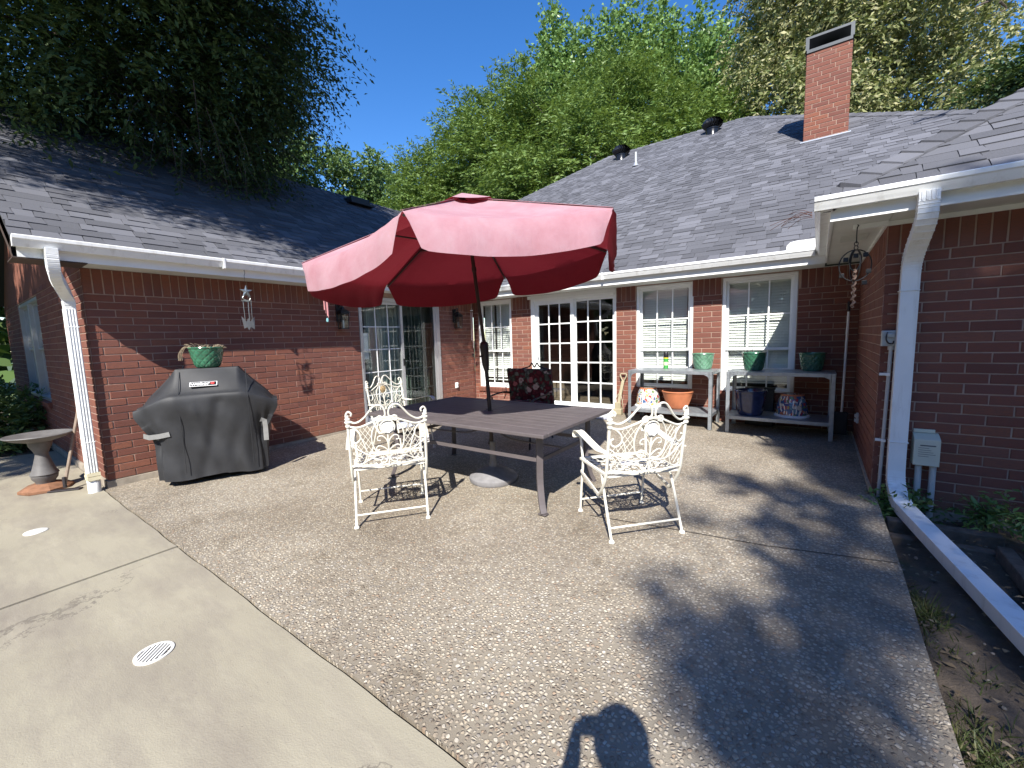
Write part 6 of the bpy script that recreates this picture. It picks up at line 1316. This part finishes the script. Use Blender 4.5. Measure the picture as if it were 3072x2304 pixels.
# grass tufts and leaf litter in the soil strip
n = 1100; cx = rng.choice(14, n); cp = np.stack([rng.uniform(.46, .62, 14), rng.uniform(1.0, 3.1, 14)], 1); cp[:6, 0] = rng.uniform(.47, .55, 6); cp[:6, 1] = rng.uniform(1.5, 2.3, 6); p = cp[cx] + rng.normal(size=(n, 2)) * [.04, .07]; p[:, 0] = np.maximum(p[:, 0], .45)
q = leaf_quads(np.column_stack([p, np.full(n, -.08)]), np.column_stack([rng.normal(size=(n, 2)) * .7, np.full(n, .8)]), rng.uniform(.04, .1, n), rng.uniform(.004, .007, n))
o = link('grass', npmesh('grass', q.reshape(-1, 3), np.arange(n * 4).reshape(-1, 4), leaf_mat('grass_blade', [(0, (.03, .055, .018)), (.6, (.06, .09, .03)), (1, (.14, .13, .06))]), True)); tag(o, kind='stuff')
n = 420; p = np.column_stack([rng.uniform(.45, 1.6, n), rng.uniform(1.0, 4.3, n), np.full(n, -.035)]); q = leaf_quads(p, np.column_stack([rng.normal(size=(n, 2)), rng.normal(size=n) * .1]), rng.uniform(.02, .055, n), rng.uniform(.01, .03, n), 2)
o = link('leaf_litter', npmesh('leaf_litter', q.reshape(-1, 3), np.arange(n * 4).reshape(-1, 4), leaf_mat('dry_leaf', [(0, (.07, .05, .03)), (.6, (.14, .1, .06)), (1, (.26, .21, .14))], .1, .8), True)); tag(o, kind='stuff')
n = 160; p = np.column_stack([rng.uniform(.46, 1.5, n), rng.uniform(1.0, 4.2, n), np.full(n, -.05)]); b = MB()
for x, y, z in p: s = random.uniform(.004, .011); b.lathe([(0, s * .6), (s * .8, s * .3), (s, 0), (s * .7, -s * .4)], 6, Matrix.Translation((x, y, z)) @ Matrix.Rotation(random.random() * 3, 4, 'X'))
o = b.build('gravel', mat('pebble', (.17, .15, .13), .9, var=.4, scale=40)); tag(o, kind='stuff')
tw = mat('old_timber', (.115, .09, .07), .9, var=.3, scale=20, bump=.6, bscale=60)
for (A, B, w2, lab) in (((.47, 3.98, -.03), (1.05, 4.0, -.03), .09, 'weathered garden timber lying against the right corner'), ((.47, 3.80, -.08), (.98, 3.83, -.08), .08, 'lower weathered timber in front of the wall timber'), ((1.0, 3.78, -.02), (1.0, 1.2, -.02), .07, 'dark timber edging along the planting bed')):
    tag(MB().bar(A, B, w2, .09).build('garden_timber', tw, None, bevel=.008), lab, 'timber', 'timbers edging the bed')
b = MB()
for k in range(9):
    a = V(-.07, 4.5 + random.uniform(-.1, .15), 2.37); e = a + V(random.uniform(-.35, -.1), random.uniform(.2, .6), random.uniform(-.02, .12)); b.tube(catmull([a, a.lerp(e, .5) + V(0, 0, .03), e], 3), .0022, 4)
tag(b.build('pine_straw', mat('red_straw', (.2, .08, .05), .9, var=.2)), kind='stuff')
# ------------------------------------------------------------------ the photographer, whose shadow falls on the patio
F = V(-.586, .81, 0).normalized(); Rr = V(.81, .586, 0).normalized()
L3 = lambda r, f, z: Rr * r + F * f + V(0, 0, z)
t = thing('person', 'person in plain shirt and trousers standing and holding up a phone with both hands', 'person', L3(.02, -.40, 0) + V(0, 0, gz(-.3)))
off = Vector(t.location)
J = {'pelvis': (.02, -.40, .97, .125), 'waist': (.02, -.40, 1.11, .12), 'chest': (.02, -.40, 1.30, .135), 'neck0': (.02, -.385, 1.445, .07), 'neck': (.02, -.365, 1.52, .052), 'head': (.02, -.335, 1.615, .09), 'crown': (.02, -.34, 1.70, .085)}
E_ = [('pelvis', 'waist'), ('waist', 'chest'), ('chest', 'neck0'), ('neck0', 'neck'), ('neck', 'head'), ('head', 'crown')]
for s, nm in ((-1, 'l'), (1, 'r')):
    J.update({nm + 'sh': (.02 + s * .19, -.385, 1.41, .062), nm + 'el': (.02 + s * (.25 if s < 0 else .23), -.25, 1.15, .046), nm + 'wr': (.02 + s * .115, -.085, 1.325, .03), nm + 'pa': (.02 + s * .098, -.05, 1.372, .03),
              nm + 'hip': (.02 + s * .1, -.40, .92, .095), nm + 'kn': (.02 + s * .11, -.38, .51, .062), nm + 'an': (.02 + s * .115, -.41, .09, .042), nm + 'toe': (.02 + s * .13, -.26, .035, .035)})
    E_ += [('neck0', nm + 'sh'), (nm + 'sh', nm + 'el'), (nm + 'el', nm + 'wr'), (nm + 'wr', nm + 'pa'), ('pelvis', nm + 'hip'), (nm + 'hip', nm + 'kn'), (nm + 'kn', nm + 'an'), (nm + 'an', nm + 'toe')]
    for k in range(4):
        a = (.02 + s * (.092), -.045, 1.382 + k * .004 - .012 * 0, .0); base = J[nm + 'pa']; z = 1.355 + k * .017; J['%sf%d' % (nm, k)] = (.02 + s * .102, -.028, z, .0095); J['%sg%d' % (nm, k)] = (.02 + s * (.088 - .004 * (k == 3)), -.017, z + .002, .0088); J['%sh%d' % (nm, k)] = (.02 + s * (.066 + .006 * (k == 0)), -.0165, z + .003, .008)
        E_ += [(nm + 'pa', '%sf%d' % (nm, k)), ('%sf%d' % (nm, k), '%sg%d' % (nm, k)), ('%sg%d' % (nm, k), '%sh%d' % (nm, k))]
    J[nm + 't1'] = (.02 + s * .088, -.045, 1.408, .011); J[nm + 't2'] = (.02 + s * .066, -.037, 1.418, .01); E_ += [(nm + 'pa', nm + 't1'), (nm + 't1', nm + 't2')]
keys = list(J); me = bpy.data.meshes.new('body'); me.from_pydata([tuple(L3(*J[k][:3]) + V(0, 0, gz(-.3)) - off) for k in keys], [(keys.index(a), keys.index(b_)) for a, b_ in E_], [])
body = link('body', me, t); me.materials.append(mat('plain_clothes', (.12, .13, .16), .9)); md = body.modifiers.new('skin', 'SKIN'); md.use_smooth_shade = True
for i, k in enumerate(keys): sv_ = me.skin_vertices[0].data[i]; sv_.radius = (J[k][3],) * 2; sv_.use_root = (k == 'pelvis')
body.modifiers.new('sub', 'SUBSURF').render_levels = 1
b = MB(); hc = L3(.02, -.35, 1.68) + V(0, 0, gz(-.3)) - off
b.lathe([(0, .095), (.05, .085), (.085, .045), (.098, 0), (.095, -.05), (.075, -.1)], 18, Matrix.Translation(hc)); b.build('hair', mat('dark_hair', (.03, .02, .015), .8), t, smooth=True)
t = thing('phone', 'black phone held level in both hands of the person', 'phone', (0, 0, H)); Mx = Matrix(((CR.x, -CD.x, -CF.x, 0), (CR.y, -CD.y, -CF.y, 0), (CR.z, -CD.z, -CF.z, 0), (0, 0, 0, 1)))
MB().box(-.06, .095, -.058, .018, .022, .03, Mx).build('case', M['blackmetal'], t, bevel=.003); MB().box(-.056, .091, -.054, .014, .0302, .0308, Mx).build('screen', mat('screen_glass', (.01, .01, .012), .1, var=0), t)
